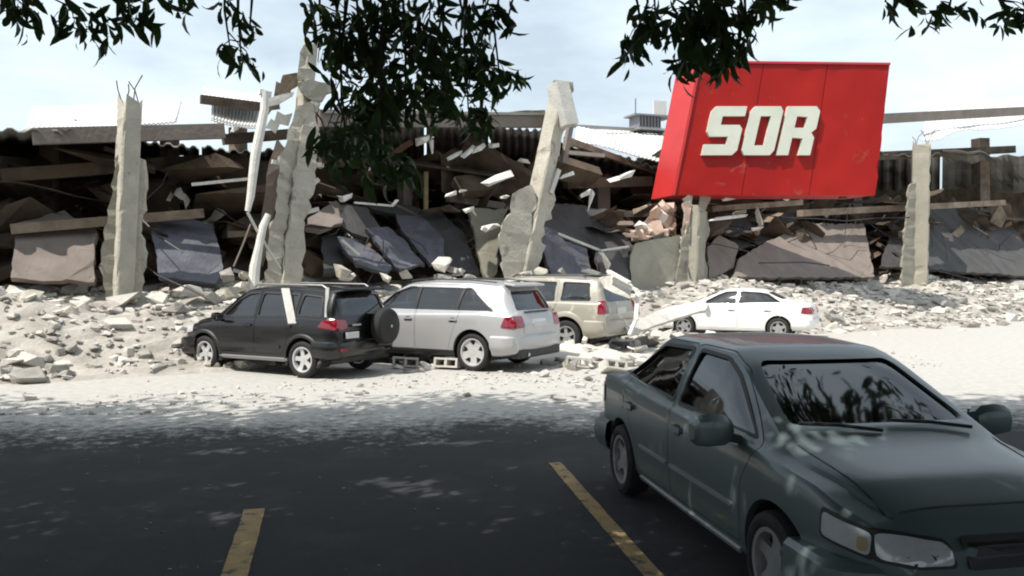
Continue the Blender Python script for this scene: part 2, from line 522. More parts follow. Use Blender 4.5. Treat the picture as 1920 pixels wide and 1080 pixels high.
# ================================================================ generic broken slab
def rough_outline(pts, amp, seg=0.25, seed=0):
    """breaks the edges of an outline into chipped, angular steps"""
    out = []
    n = len(pts)
    r_ = random.Random(int(seed * 97) + n)
    for i in range(n):
        a, b = pts[i], pts[(i + 1) % n]
        k = max(1, int((b - a).length / seg))
        d = (b - a).normalized()
        side = Vector((-d.z, 0, d.x))
        for j in range(k):
            t = (j + (r_.uniform(-.35, .35) if j else 0)) / k
            p = a.lerp(b, t)
            q = p * 1.7 + Vector((seed, 0, seed * .7))
            off = noise.noise(q) * .7 + r_.uniform(-.55, .55) * (r_.random() ** .6)
            out.append(p + side * off * amp + d * r_.uniform(-.25, .25) * min(seg, amp) * (1 if j else 0))
    return out

def slab(name, pts, thick, m, parent=None, amp=.06, seg=.3, back=Vector((0, 1, 0)), relief=.02, seed=None):
    """broken slab from an outline of 3-D points, with real thickness and an uneven face"""
    seed = seed if seed is not None else rnd.random() * 50
    if amp: pts = rough_outline(pts, amp, seg, seed)
    bm = bmesh.new()
    vs = [bm.verts.new(p) for p in pts]
    es = [bm.edges.new((vs[i], vs[(i + 1) % len(vs)])) for i in range(len(vs))]
    bmesh.ops.triangle_fill(bm, use_beauty=True, use_dissolve=False, edges=es)
    if relief:
        bmesh.ops.subdivide_edges(bm, edges=[e for e in bm.edges if e.calc_length() > seg * 1.3 and not e.is_boundary], cuts=1, use_grid_fill=True)
        bmesh.ops.triangulate(bm, faces=bm.faces)
        for v in bm.verts:
            if not v.is_boundary:
                v.co += back.normalized() * relief * 2 * noise.noise(v.co * 2.1)
    faces = list(bm.faces)
    r = bmesh.ops.extrude_face_region(bm, geom=faces)
    nv = [g for g in r['geom'] if isinstance(g, bmesh.types.BMVert)]
    b = back.normalized() * thick
    for v in nv:
        q = v.co * 3 + Vector((seed, 3, 0))
        v.co += b * (1 + .12 * noise.noise(q)) + Vector((noise.noise(q + Vector((7, 0, 0))), 0, noise.noise(q + Vector((0, 7, 0))))) * amp * .35
    bmesh.ops.recalc_face_normals(bm, faces=bm.faces)
    me = bpy.data.meshes.new(name)
    bm.to_mesh(me); bm.free()
    me.materials.append(M[m])
    return link(name, me, parent)

def fslab(name, px, thick, m, label=None, cat=None, group=None, parent=None, o=0.0, **kw):
    """outline given as (photo x, photo y[, metres behind the store front])"""
    pts = [F(p[0], p[1], p[2] if len(p) > 2 else o) for p in px]
    ob = slab(name, pts, thick, m, parent, **kw)
    return tagp(ob, label, cat, group)

def fbar(name, a, b, w, m, label=None, cat=None, group=None, parent=None, o=0.0, h=None):
    a = F(a[0], a[1], a[2] if len(a) > 2 else o); b = F(b[0], b[1], b[2] if len(b) > 2 else o)
    ob = MB().bar(a, b, w, h).build(name, M[m], parent)
    return tagp(ob, label, cat, group)

# ================================================================ the standing columns
def column(label, foot, head, w_px, o, remnants=(), m='concrete', lean_d=0.0, taper=0.0, rebar=4, chips=6, wm='concrete_tan'):
    """square cast shaft with chipped corners, broken head, bars sticking out and torn wall left on both sides"""
    root = empty('broken_column', (0, 0, 0), 0, label, 'column')
    A, B = F(foot[0], foot[1], o), F(head[0], head[1], o + lean_d)
    k = FPX / A.y; w = w_px / k
    r_ = random.Random(int(foot[0]))
    ax = (B - A); L_ = ax.length; q = ax.to_track_quat('Z', 'Y').to_matrix()
    rz = Matrix.Rotation(R(r_.uniform(12, 24)), 3, 'Z')
    N = max(10, int(L_ / .22)); vs = []; fs = []
    cs = []
    for c_ in ((-1, -1), (1, -1), (1, 1), (-1, 1)):
        cs += [(c_[0] * .5, c_[1] * .42), (c_[0] * .42, c_[1] * .5)] if c_[0] * c_[1] > 0 else [(c_[0] * .42, c_[1] * .5), (c_[0] * .5, c_[1] * .42)]
    cs = [cs[0], cs[1], cs[2], cs[3], cs[4], cs[5], cs[6], cs[7]]
    for i in range(N + 1):
        t = i / N
        for ci, (x, y) in enumerate(cs):
            chip = 1 - (.22 * max(0, r_.random() - .72) / .28 if r_.random() < .5 else 0)
            z = L_ * t
            if i == N: z += r_.uniform(-.35, .12)
            tp = 1 - taper * t; p = rz @ Vector((x * w * chip * tp, y * w * chip * tp, 0))
            vs.append(A + q @ Vector((p.x, p.y, z + (r_.uniform(-.04, .04) if 0 < i < N else 0))))
    for i in range(N):
        for c_ in range(8):
            fs.append((i * 8 + c_, i * 8 + (c_ + 1) % 8, (i + 1) * 8 + (c_ + 1) % 8, (i + 1) * 8 + c_))
    fs += [tuple(range(8))[::-1], tuple(N * 8 + c_ for c_ in range(8))]
    MB().add(vs, fs).build('shaft', M[m], root)
    for i in range(rebar):
        x, y = ((-.32, -.32), (.32, -.32), (.32, .32), (-.32, .32))[i % 4]
        b0 = B + q @ (rz @ Vector((x * w, y * w, -.4)))
        d = Vector((r_.uniform(-.25, .25), r_.uniform(-.15, .15), r_.uniform(.35, .7)))
        MB().tube([b0, b0 + q @ Vector((0, 0, .35)), b0 + q @ Vector((0, 0, .35)) + d * .5, b0 + q @ Vector((0, 0, .35)) + d + Vector((r_.uniform(-.2, .2), 0, -.05))], .014, 5).build('rebar', M['rust'], root)
    for px, th, oo, mm in remnants:
        fslab('wall_remnant', px, th, mm or wm, parent=root, o=o + oo, amp=.12, seg=.13, relief=0)
    return root
ca = column('tall ragged concrete column with a torn spiked top, behind the black car', (533, 560), (582, 84), 38, .05, taper=.45, remnants=[
    ([(566, 560), (562, 494), (571, 470), (566, 432), (574, 400), (575, 372), (587, 352), (592, 306), (596, 276), (602, 256), (594, 240), (590, 215), (598, 190), (576, 190), (556, 300), (540, 420), (528, 560)], .16, -.34, 'concrete'),
    ([(500, 560), (496, 480), (505, 430), (517, 378), (514, 345), (524, 298), (530, 276), (548, 236), (556, 200), (578, 190), (562, 290), (546, 360), (534, 440), (524, 560)], .14, -.26, 'concrete'),
    ([(556, 152), (575, 146), (600, 152), (628, 160), (622, 172), (600, 188), (575, 186), (562, 174)], .16, -.3, 'concrete_tan'),
    ([(556, 150), (562, 112), (570, 84), (582, 82), (580, 150)], .12, -.2, 'concrete')], m='concrete', rebar=2)
for a, b in (((592, 270), (632, 276)), ((590, 308), (606, 310)), ((588, 344), (597, 336)), ((510, 303), (548, 312))):
    fbar('stub', a, b, .10, 'concrete_light', parent=ca, o=-.1)
fslab('torn_sheeting', [(496, 222), (503, 190), (512, 186), (518, 152), (526, 156), (530, 141), (556, 136), (560, 160), (544, 168), (546, 182), (522, 186), (524, 204), (508, 206)], .06, 'wreck_mid', 'greenish grey torn sheet sticking out left of the tallest broken column', 'sheet metal', o=.3, amp=.05, seg=.4)
fslab('torn_sheeting', [(500, 186), (550, 172), (548, 180), (520, 196), (502, 200)], .05, 'plaster_white', 'narrow white torn strip beside the tallest broken column', 'sheet metal', o=.1, amp=.04, seg=.15)
fslab('torn_sheeting', [(496, 240), (508, 222), (514, 226), (520, 208), (534, 216), (548, 212), (540, 236), (524, 232), (516, 250), (506, 242)], .05, 'plaster_white', 'white torn scrap hanging left of the tallest broken column under the grey sheet', 'sheet metal', o=.35, amp=.03, seg=.4)
fslab('wall_fragment', [(486, 420), (500, 330), (520, 260), (530, 276), (515, 345), (516, 378), (505, 430), (497, 478), (486, 500), (478, 470)], .2, 'slab_brown', 'brown broken wall strip between white pipe and tallest column', 'wall', o=.5, amp=.05)

cb = column('leaning broken concrete column with flared torn base, behind the silver car', (970, 560), (1050, 176), 34, .0, taper=.1, remnants=[
    ([(945, 560), (941, 510), (939, 480), (935, 450), (942, 415), (958, 398), (957, 372), (975, 354), (998, 346), (1004, 380), (992, 440), (974, 560)], .15, -.3, 'concrete'),
    ([(1000, 560), (1010, 490), (1021, 464), (1013, 455), (1021, 422), (1034, 410), (1038, 382), (1038, 360), (1034, 342), (1018, 340), (1004, 400), (988, 480), (976, 560)], .13, -.2, 'concrete'),
    ([(1030, 330), (1044, 300), (1052, 262), (1062, 238), (1056, 236), (1042, 262), (1030, 300)], .12, -.05, 'concrete_light')], rebar=0)
top = MB()
a, b = F(1046, 236, -.3), F(1066, 156, -.3)
ax = (b - a).normalized()
q = Matrix.Rotation(R(-14), 3, 'Y') @ Matrix.Rotation(R(34), 3, 'Z')
top.box((a + b) / 2 + Vector((-.02, 0, -.02)), (.46, .5, 1.25), q)
top.build('top_block', M['concrete_light'], cb, bevel=.012)
fslab('cap_fragment', [(1037, 150), (1073, 154), (1076, 168), (1062, 172), (1040, 166)], .3, 'concrete', parent=cb, o=-.2, amp=.05, seg=.12)
fbar('strut', (1047, 318), (1032, 362), .13, 'concrete_light', parent=cb, o=-.2)
fbar('rusty_post', (1070, 232), (1056, 306), .16, 'slab_brown', 'brownish steel post just right of the leaning column', 'post', o=1.0)

cc = column('stout concrete column standing under the red sign', (1297, 560), (1303, 384), 34, .35, [
    ([(1262, 560), (1268, 520), (1275, 470), (1280, 430), (1290, 400), (1280, 372), (1296, 364), (1300, 450), (1290, 560)], .13, -.1, 'concrete_tan'),
    ([(1304, 560), (1310, 440), (1312, 366), (1335, 364), (1332, 375), (1322, 395), (1331, 430), (1321, 462), (1326, 500), (1318, 560)], .13, -.02, 'concrete_tan'),
    ([(1280, 380), (1294, 378), (1292, 418), (1284, 440)], .05, -.2, 'brick')], 'concrete_tan', rebar=0)
fslab('low_wall', [(1184, 560), (1182, 480), (1192, 456), (1275, 440), (1274, 500), (1268, 560)], .25, 'concrete_tan', 'low pale tan wall panel left of the column under the red sign', 'wall', o=.35, amp=.05)

# continuation columns towards either end of the front
column('broken concrete column at far left end of the ruined front', (228, 560), (244, 186), 34, .0, [
    ([(196, 560), (190, 470), (205, 380), (214, 300), (232, 270), (236, 420), (226, 560)], .13, -.05, 'concrete_tan'),
    ([(240, 560), (250, 400), (250, 290), (268, 300), (272, 360), (262, 430), (268, 500), (262, 560)], .13, .02, 'concrete')])
column('stump of concrete column at far right beyond the red sign', (1722, 560), (1728, 268), 30, .0, [
    ([(1690, 560), (1696, 440), (1706, 350), (1720, 340), (1716, 560)], .13, -.05, 'concrete_tan')], 'concrete_tan')

# white downpipe and rods at left
dp = empty('downpipe', (0, 0, 0), 0, 'long white buckled downpipe hanging down left of the tallest broken column', 'pipe')
MB().tube([F(497, 172, -.4), F(496, 205, -.4), F(488, 245, -.4), F(479, 290, -.4), (F(474, 330, -.4)), F(470, 368, -.4), F(464, 396, -.4)], [.10, .10, .11, .11, .10, .09, .06], 10).build('upper_pipe', M['plaster_white'], dp, smooth=True)
MB().tube([F(503, 402, -.5), F(493, 425, -.5), F(486, 460, -.5), F(478, 500, -.5), F(474, 545, -.5)], [.07, .09, .09, .12, .13], 10).build('lower_pipe', M['plaster_white'], dp, smooth=True)
MB().bar(F(486, 172, -.4), F(508, 178, -.4), .12).build('bracket', M['plaster_white'], dp)
ob = MB().tube([F(464, 398, -.5), F(482, 432, -.5), F(502, 466, -.5), F(526, 505, -.5)], .035, 6).build('bent_rod', M['concrete_light'], smooth=True)
tagp(ob, 'thin grey rod running down from the white downpipe across the column base', 'rod')
ob = MB().tube([F(470, 420, -.2), F(455, 460, -.2), F(438, 500, -.2)], .022, 6).build('bent_rod', M['slab_brown'], smooth=True)
tagp(ob, 'thin dark rod leaning left of the white downpipe', 'rod')
fbar('horizontal_bar', (360, 346, .3), (470, 335, .3), .07, 'concrete_light', 'thin pale bar reaching level from the left to the white downpipe', 'bar')

# ================================================================ the red sign
sg = empty('store_sign', (0, 0, 0), 0, 'big red store sign box with pale block letters SOR on a broken column', 'sign')
def sgp(px, py, o): return P(px, py, D(1400, 0) + o)
SD = D(1400, -.9)
TL, TR, BR, BL = (1311, 118), (1668, 122), (1640, 366), (1262, 366)
fr = [P(*c, SD + .12 * (c[0] - 1300) / 100) for c in (TL, TR, BR, BL)]
bk = Vector((-.52, 1.15, -.04))
bkd = [p + bk for p in fr]
# front panels: three sheets side by side with fine joints
def lerp2(u, v, off=0):
    t = fr[0].lerp(fr[1], u); b_ = fr[3].lerp(fr[2], u)
    return t.lerp(b_, v)
nrm = (fr[1] - fr[0]).cross(fr[3] - fr[0]).normalized()
if nrm.y > 0: nrm = -nrm
us = [0, .335, .67, 1]
for i in range(3):
    g = .0012
    u0, u1 = us[i] + g, us[i + 1] - g
    vs = []; fs = []
    NN = 14
    for a in range(NN + 1):
        for b in range(NN + 1):
            p = lerp2(u0 + (u1 - u0) * a / NN, b / NN)
            if i == 2 and a == NN: p += (fr[1] - fr[0]) * (.018 * noise.noise(Vector((0, 0, b * 1.7))))
            edge = 0 if a in (0, NN) or b in (0, NN) else 1
            vs.append(p + nrm * (.012 + edge * .035 * noise.noise(p * 1.1) + edge * .02 * noise.noise(p * 3)))
    for a in range(NN):
        for b in range(NN):
            fs.append((a * (NN + 1) + b, (a + 1) * (NN + 1) + b, (a + 1) * (NN + 1) + b + 1, a * (NN + 1) + b + 1))
    link('face_panel', mesh('face_panel', vs, fs, M['red'], True), sg)
MB().add([fr[0], fr[3], bkd[3], bkd[0]], [(0, 1, 2, 3)]).build('side_panel', M['red_lit'], sg)
MB().add([fr[0], fr[1], bkd[1], bkd[0], fr[3], fr[2], bkd[2], bkd[3]], [(0, 1, 2, 3), (4, 7, 6, 5), (1, 5, 6, 2), (3, 2, 6, 7)]).build('sign_box', M['red_lit'], sg)
MB().bar(fr[0] + nrm * .03, fr[3] + nrm * .03, .09, .09).build('corner_trim', M['red_lit'], sg)
MB().bar(fr[0] + Vector((0, 0, .03)) + nrm * .02, fr[1] + Vector((0, 0, .03)) + nrm * .02, .10, .07).build('top_trim', M['red_lit'], sg)
def sign_at(px, py):   # point of the sign's plane under a photo position
    v = P(px, py, 10) - Vector((0, 0, HC))
    t = (fr[0] - Vector((0, 0, HC))).dot(nrm) / v.dot(nrm)
    return Vector((0, 0, HC)) + v * t
def letter(x0, w, shape, label):
    """shape: list of polygons in unit box, slanted like the sign"""
    mb = MB()
    for poly in shape:
        f = []
        for (u, v) in poly:
            px = x0 + w * u + (1 - v) * 21
            py = 201 + 91 * v
            f.append(sign_at(px, py))
        n = len(f)
        a = [p + nrm * .17 for p in f]; b = [p - nrm * .03 for p in f]
        mb.add(a + b, [tuple(range(n)), tuple(range(2 * n - 1, n - 1, -1))] + [(i, (i + 1) % n, n + (i + 1) % n, n + i) for i in range(n)])
    o = mb.build('letter', M['letter'], sg)
    o['label'] = label
S = [[(0.10, 0), (1, 0), (1, .2), (.35, .2), (.35, .38), (.9, .38), (1, .46), (1, .9), (.88, 1), (0, 1), (0, .78), (.64, .78), (.64, .62), (.1, .62), (0, .52), (0, .10)]]
O = [[(.1, 0), (.9, 0), (1, .1), (1, .9), (.9, 1), (.66, 1), (.66, .2), (.34, .2), (.34, 1), (.1, 1), (0, .9), (0, .1)], [(.34, .8), (.66, .8), (.66, 1), (.34, 1)]]
Rr = [[(0, 0), (.86, 0), (1, .1), (1, .46), (.88, .55), (1, .64), (1, 1), (.66, 1), (.66, .66), (.34, .66), (.34, 1), (0, 1)]]
letter(1313, 64, S, 'pale block letter S')
letter(1386, 60, O, 'pale block letter O')
# R with its eye: built from strokes
Rs = [[(0, 0), (.34, 0), (.34, 1), (0, 1)], [(.34, 0), (.86, 0), (1, .1), (1, .22), (.66, .22), (.34, .2)], [(.66, .22), (1, .22), (1, .46), (.88, .54), (.66, .44)], [(.34, .44), (.66, .44), (.88, .54), (1, .64), (1, 1), (.66, 1), (.66, .66), (.34, .64)]]
letter(1453, 62, Rs, 'pale block letter R')
for k, (x, w_) in enumerate(((1300, .2), (1580, .2))):
    MB().bar(P(x, 372, SD + .9), P(x + 4, 250, SD + .8), w_).build('support_post', M['rust'], sg)

# ================================================================ the ruined store
st = empty('collapsed_store', (0, 0, 0), 0, 'long collapsed single storey store with sagging roof and dark gutted inside', 'building')
def corr(name, c00, c10, c11, c01, m, parent, waves=22, amp=.035, sag=.25, label=None, cat=None, nu=None, th=.03):
    """corrugated sheet between four corners (front-left, front-right, back-right, back-left)"""
    nu = nu or waves * 4; nv = 8
    vs = []
    up = (c10 - c00).cross(c01 - c00).normalized()
    if up.z < 0: up = -up
    for i in range(nu + 1):
        u = i / nu
        for j in range(nv + 1):
            v = j / nv
            p = c00.lerp(c10, u).lerp(c01.lerp(c11, u), v)
            p = p + up * amp * (1 if (i // 2) % 2 else -1) + Vector((0, 0, -sag * math.sin(u * math.pi) * .5 + sag * noise.noise(p * .45)))
            if j in (0, nv): p += (c01 - c00) * .03 * noise.noise(p * 2.5)
            vs.append(p)
    N = len(vs)
    vs += [v - up * th for v in vs]
    fs = []
    for i in range(nu):
        for j in range(nv):
            a = i * (nv + 1) + j; b = (i + 1) * (nv + 1) + j
            fs.append((a, b, b + 1, a + 1)); fs.append((N + a, N + a + 1, N + b + 1, N + b))
        a = i * (nv + 1); b = a + nv + 1
        fs.append((a, N + a, N + b, b)); fs.append((a + nv, b + nv, N + b + nv, N + a + nv))
    o = link(name, mesh(name, vs, fs, M[m]), parent)
    return tagp(o, label, cat)
def FZ(px, z, o):
    d = D(px, o); return Vector(((px - 960) / FPX * d, d, z))
# main roof, sagging, in panels along the front
xs = [560, 680, 800, 920, 1040]
for i in range(4):
    z0, z1 = 6.05 + .12 * noise.noise(Vector((i * 1.7, 0, 0))), 6.1 + .12 * noise.noise(Vector((i * 1.7, 3, 0)))
    corr('roof_panel', FZ(xs[i], z0, .9), FZ(xs[i + 1] - 4, z1, .9), FZ(xs[i + 1] - 4, z1 + .2, 16), FZ(xs[i], z0 + .2, 16), 'roof_grey', st, waves=8, sag=.15)
corr('roof_panel', FZ(1040, 6.2, 3.2), FZ(1250, 5.5, 3.6), FZ(1250, 6.6, 16), FZ(1040, 6.4, 16), 'roof_grey', st, waves=12, sag=.3)
corr('roof_panel', FZ(1250, 6.1, 2.6), FZ(1480, 6.4, 2.6), FZ(1480, 6.8, 16), FZ(1250, 6.6, 16), 'roof_grey', st, waves=12, sag=.2)
corr('roof_panel', FZ(1484, 6.6, 2.2), FZ(1760, 7.0, 2.2), FZ(1760, 7.2, 16), FZ(1484, 6.9, 16), 'roof_grey', st, waves=12, sag=.2)
corr('roof_panel', FZ(1764, 7.2, 2.2), FZ(2200, 8.0, 2.2), FZ(2200, 8.2, 16), FZ(1764, 7.3, 16), 'roof_grey', st, waves=12, sag=.2)
corr('roof_panel', FZ(380, 5.0, 1.6), FZ(556, 5.2, 1.6), FZ(556, 6.2, 16), FZ(380, 6.2, 16), 'roof_grey', st, waves=8, sag=.2)
corr('roof_panel', FZ(120, 5.0, .9), FZ(376, 4.9, 1.4), FZ(376, 6.2, 16), FZ(120, 6.1, 16), 'roof_grey', st, waves=10, sag=.2)
corr('roof_panel', FZ(-500, 4.9, .9), FZ(116, 4.9, .9), FZ(116, 6.1, 16), FZ(-500, 6.0, 16), 'roof_grey', st, waves=14, sag=.2)
# white sheets tipped towards us
corr('roof_sheet', F(1078, 262, 3.0), F(1266, 312, 3.2), F(1275, 246, 9.5), F(1082, 234, 9.5), 'roof_sheet', None, 24, .012, .25, 'white corrugated roof sheet sagging left of the red sign', 'roof sheet')
corr('roof_sheet', F(396, 222, 1.4), F(490, 236, 1.4), F(500, 196, 5.5), F(398, 180, 5.5), 'roof_sheet', None, 16, .012, .12, 'lower of the white roof sheets above the white downpipe', 'roof sheet')
corr('roof_sheet', F(380, 186, 2.0), F(500, 200, 2.0), F(508, 178, 6.5), F(380, 160, 6.5), 'roof_sheet', None, 16, .012, .08, 'upper of the white roof sheets above the white downpipe', 'roof sheet')
corr('roof_sheet', F(40, 250, 1.6), F(330, 232, 1.6), F(340, 190, 6), F(60, 200, 6), 'roof_sheet', None, 34, .012, .2, 'long white roof sheet at far left of the ruined front', 'roof sheet')
corr('roof_sheet', F(1730, 258, 1.2), F(2020, 210, 1.2), F(2020, 168, 7), F(1740, 200, 7), 'roof_sheet', None, 34, .012, .2, 'white roof sheet sliding down at far right past the red sign', 'roof sheet')
fbar('fascia', (598, 222, .7), (1032, 226, .7), .22, 'slab_brown', parent=st, h=.42)
fbar('fascia', (600, 212, .8), (1028, 216, .8), .5, 'roof_grey', parent=st, h=.07)
fslab('parapet', [(745, 212), (800, 204), (900, 212), (1024, 206), (1024, 218), (745, 222)], .2, 'wreck_mid', parent=st, o=.9, amp=.05)
fbar('fascia', (376, 186, 1.6), (504, 202, 1.6), .16, 'wreck', parent=st, h=.2)
fbar('fascia', (1070, 236, 8.6), (1280, 248, 9.2), .12, 'roof_grey', parent=st, h=.12)
fbar('fascia', (1480, 232, 2), (1960, 206, 2), .2, 'slab_brown', parent=st, h=.4)
fbar('fascia', (60, 256, .9), (420, 246, .9), .2, 'slab_brown', parent=st, h=.35)
# rear and end walls
bw = MB()
for a, b, hh_ in ((-500, 480, 6.1), (480, 960, 6.2), (960, 1440, 6.7), (1440, 1780, 7.2), (1780, 2300, 8.2)):
    p, q2 = FZ(a, 0, 16), FZ(b, 0, 16)
    bw = MB(); bw.bar(Vector((p.x, p.y, hh_ / 2)), Vector((q2.x, q2.y, hh_ / 2)), .2, hh_); bw.build('rear_wall', M['wreck'], st)
# interior posts and beams
for (x, y0, y1, o, w_, m) in ((760, 330, 470, 4, .32, 'slab_brown'), (798, 322, 420, 3.2, .12, 'wood'), (780, 300, 430, 5.2, .16, 'rust'), (970, 322, 470, 4.5, .42, 'slab_brown'),
                         (1127, 336, 470, 4.5, .5, 'slab_brown'), (1206, 296, 400, 6, .4, 'slab_brown'), (690, 250, 420, 5, .3, 'wreck'), (860, 250, 440, 7, .35, 'wreck'),
                         (450, 240, 520, 4, .35, 'wreck_mid'), (1400, 360, 470, 5, .3, 'slab_brown'), (1440, 350, 470, 5, .2, 'wreck_mid'), (320, 250, 540, 4, .35, 'wreck_mid'), (1600, 330, 520, 5, .5, 'slab_brown'), (1840, 260, 500, 5, .6, 'wreck_mid'), (90, 260, 520, 4, .35, 'wreck_mid')):
    fbar('interior_post', (x + rnd.uniform(-4, 4), y0, o), (x, y1 + 40, o), w_, m, parent=st)
for (a, b, w_, m, h) in (((830, 306, 3), (985, 312, 3.4), .2, 'wreck_mid', .3), ((600, 300, 3), (800, 318, 4), .2, 'wreck', .3), ((1062, 286, 2.2), (1130, 292, 2.6), .2, 'concrete', .12),
                      ((1060, 344, 3), (1220, 340, 4), .2, 'wreck', .35), ((1130, 402, 3), (1262, 400, 3.2), .3, 'slab_olive', .22), ((840, 372, 2.6), (952, 388, 2.6), .3, 'slab_brown', .2),
                      ((1060, 262, 2), (1250, 330, 5), .15, 'wreck_mid', .2), ((1330, 392, 2), (1500, 380, 2), .3, 'wreck_mid', .2), ((418, 262, 2), (560, 250, 2), .25, 'wreck', .25), ((425, 440, 2), (500, 436, 2), .2, 'wreck_mid', .15),
                      ((1500, 300, 2), (1900, 280, 3), .25, 'wreck', .35), ((1500, 400, 1.6), (1880, 380, 1.6), .3, 'wreck_mid', .25), ((0, 330, 2), (400, 300, 3), .25, 'wreck', .3), ((20, 430, 1.5), (380, 400, 1.5), .3, 'wreck_mid', .22)):
    fbar('fallen_beam', a, b, w_, m, parent=st, h=h)

# masses of tangled wreckage behind the front (uncountable)
def tangle(name, m, cnt, lens, wid, ybias, x0=-14, x1=26):
    mb = MB()
    for k in range(cnt):
        x = rnd.uniform(x0, x1); o = 2.1 + 10.5 * rnd.random() ** 1.3; y = FY + FS * x + o
        zg = heap_z(x, y)
        z = zg + abs(rnd.gauss(0, ybias))
        z = min(z, rnd.uniform(4.2, 5.1) + (.25 if abs(x) < 6 else -.2))
        l = rnd.uniform(*lens); w = rnd.uniform(*wid)
        rot = Matrix.Rotation(rnd.uniform(-.5, .5) + .5, 3, 'Z') @ Matrix.Rotation(rnd.gauss(0, .3), 3, 'Y') @ Matrix.Rotation(rnd.gauss(0, .6), 3, 'X')
        a_, b_, c_ = l, w * rnd.uniform(.5, 3), w * rnd.uniform(.2, .8)
        u = rnd.random()
        if u < .38:
            mb.box((x, y, z), (a_, b_, c_), rot)
        elif u < .78:
            cv, cf = CH[rnd.randrange(len(CH))]
            mb.add([rot @ Vector((v.x * a_ * .8, v.y * b_ * 2.2, v.z * c_ * 2.2)) + Vector((x, y, z)) for v in cv], cf)
        else:     # buckled sheet
            n_ = 7; vs = []
            ph = rnd.uniform(0, 6)
            for i_ in range(n_):
                t_ = i_ / (n_ - 1) - .5
                dz = .18 * math.sin(t_ * rnd.uniform(3, 6) + ph)
                for s_ in (-.5, .5): vs.append(rot @ Vector((t_ * a_, s_ * b_ * 1.8 * (1 + .3 * math.sin(i_ * 2 + ph)), dz)) + Vector((x, y, z)))
            nn = len(vs)
            vs += [v - Vector((0, 0, .02)) for v in vs]
            fs = []
            for i_ in range(n_ - 1):
                fs += [(2 * i_, 2 * i_ + 1, 2 * i_ + 3, 2 * i_ + 2), (nn + 2 * i_, nn + 2 * i_ + 2, nn + 2 * i_ + 3, nn + 2 * i_ + 1), (2 * i_, 2 * i_ + 2, nn + 2 * i_ + 2, nn + 2 * i_), (2 * i_ + 1, nn + 2 * i_ + 1, nn + 2 * i_ + 3, 2 * i_ + 3)]
            mb.add(vs, fs)
    o = mb.build(name, M[m])
    return tagp(o, kind='stuff')
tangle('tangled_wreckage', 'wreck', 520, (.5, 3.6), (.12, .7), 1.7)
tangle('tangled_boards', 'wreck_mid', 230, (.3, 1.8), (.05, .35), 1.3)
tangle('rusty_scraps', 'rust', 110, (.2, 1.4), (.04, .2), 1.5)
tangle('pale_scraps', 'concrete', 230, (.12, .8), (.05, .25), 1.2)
mb = MB()
for k in range(110):
    x = rnd.uniform(-14, 24); o = rnd.uniform(.8, 5); y = FY + FS * x + o
    z0 = rnd.uniform(2.0, 4.5); p = Vector((x, y, z0)); pts = [p.copy()]
    d = Vector((rnd.gauss(0, .3), rnd.gauss(0, .15), -.25))
    for i_ in range(6):
        d += Vector((rnd.gauss(0, .14), rnd.gauss(0, .08), rnd.gauss(-.02, .1))); p = p + d; pts.append(p.copy())
    mb.tube(pts, rnd.uniform(.009, .022), 4)
tagp(mb.build('dangling_cables', M['black_plastic']), kind='stuff')
tangle('pale_shards', 'plaster_white', 90, (.12, .6), (.03, .12), 1.3)
scatter('wreckage_chunks', 900, pos_front(1.0, 9, -16, 26), lambda: .15 + rnd.expovariate(5), 'wreck_mid', .8)

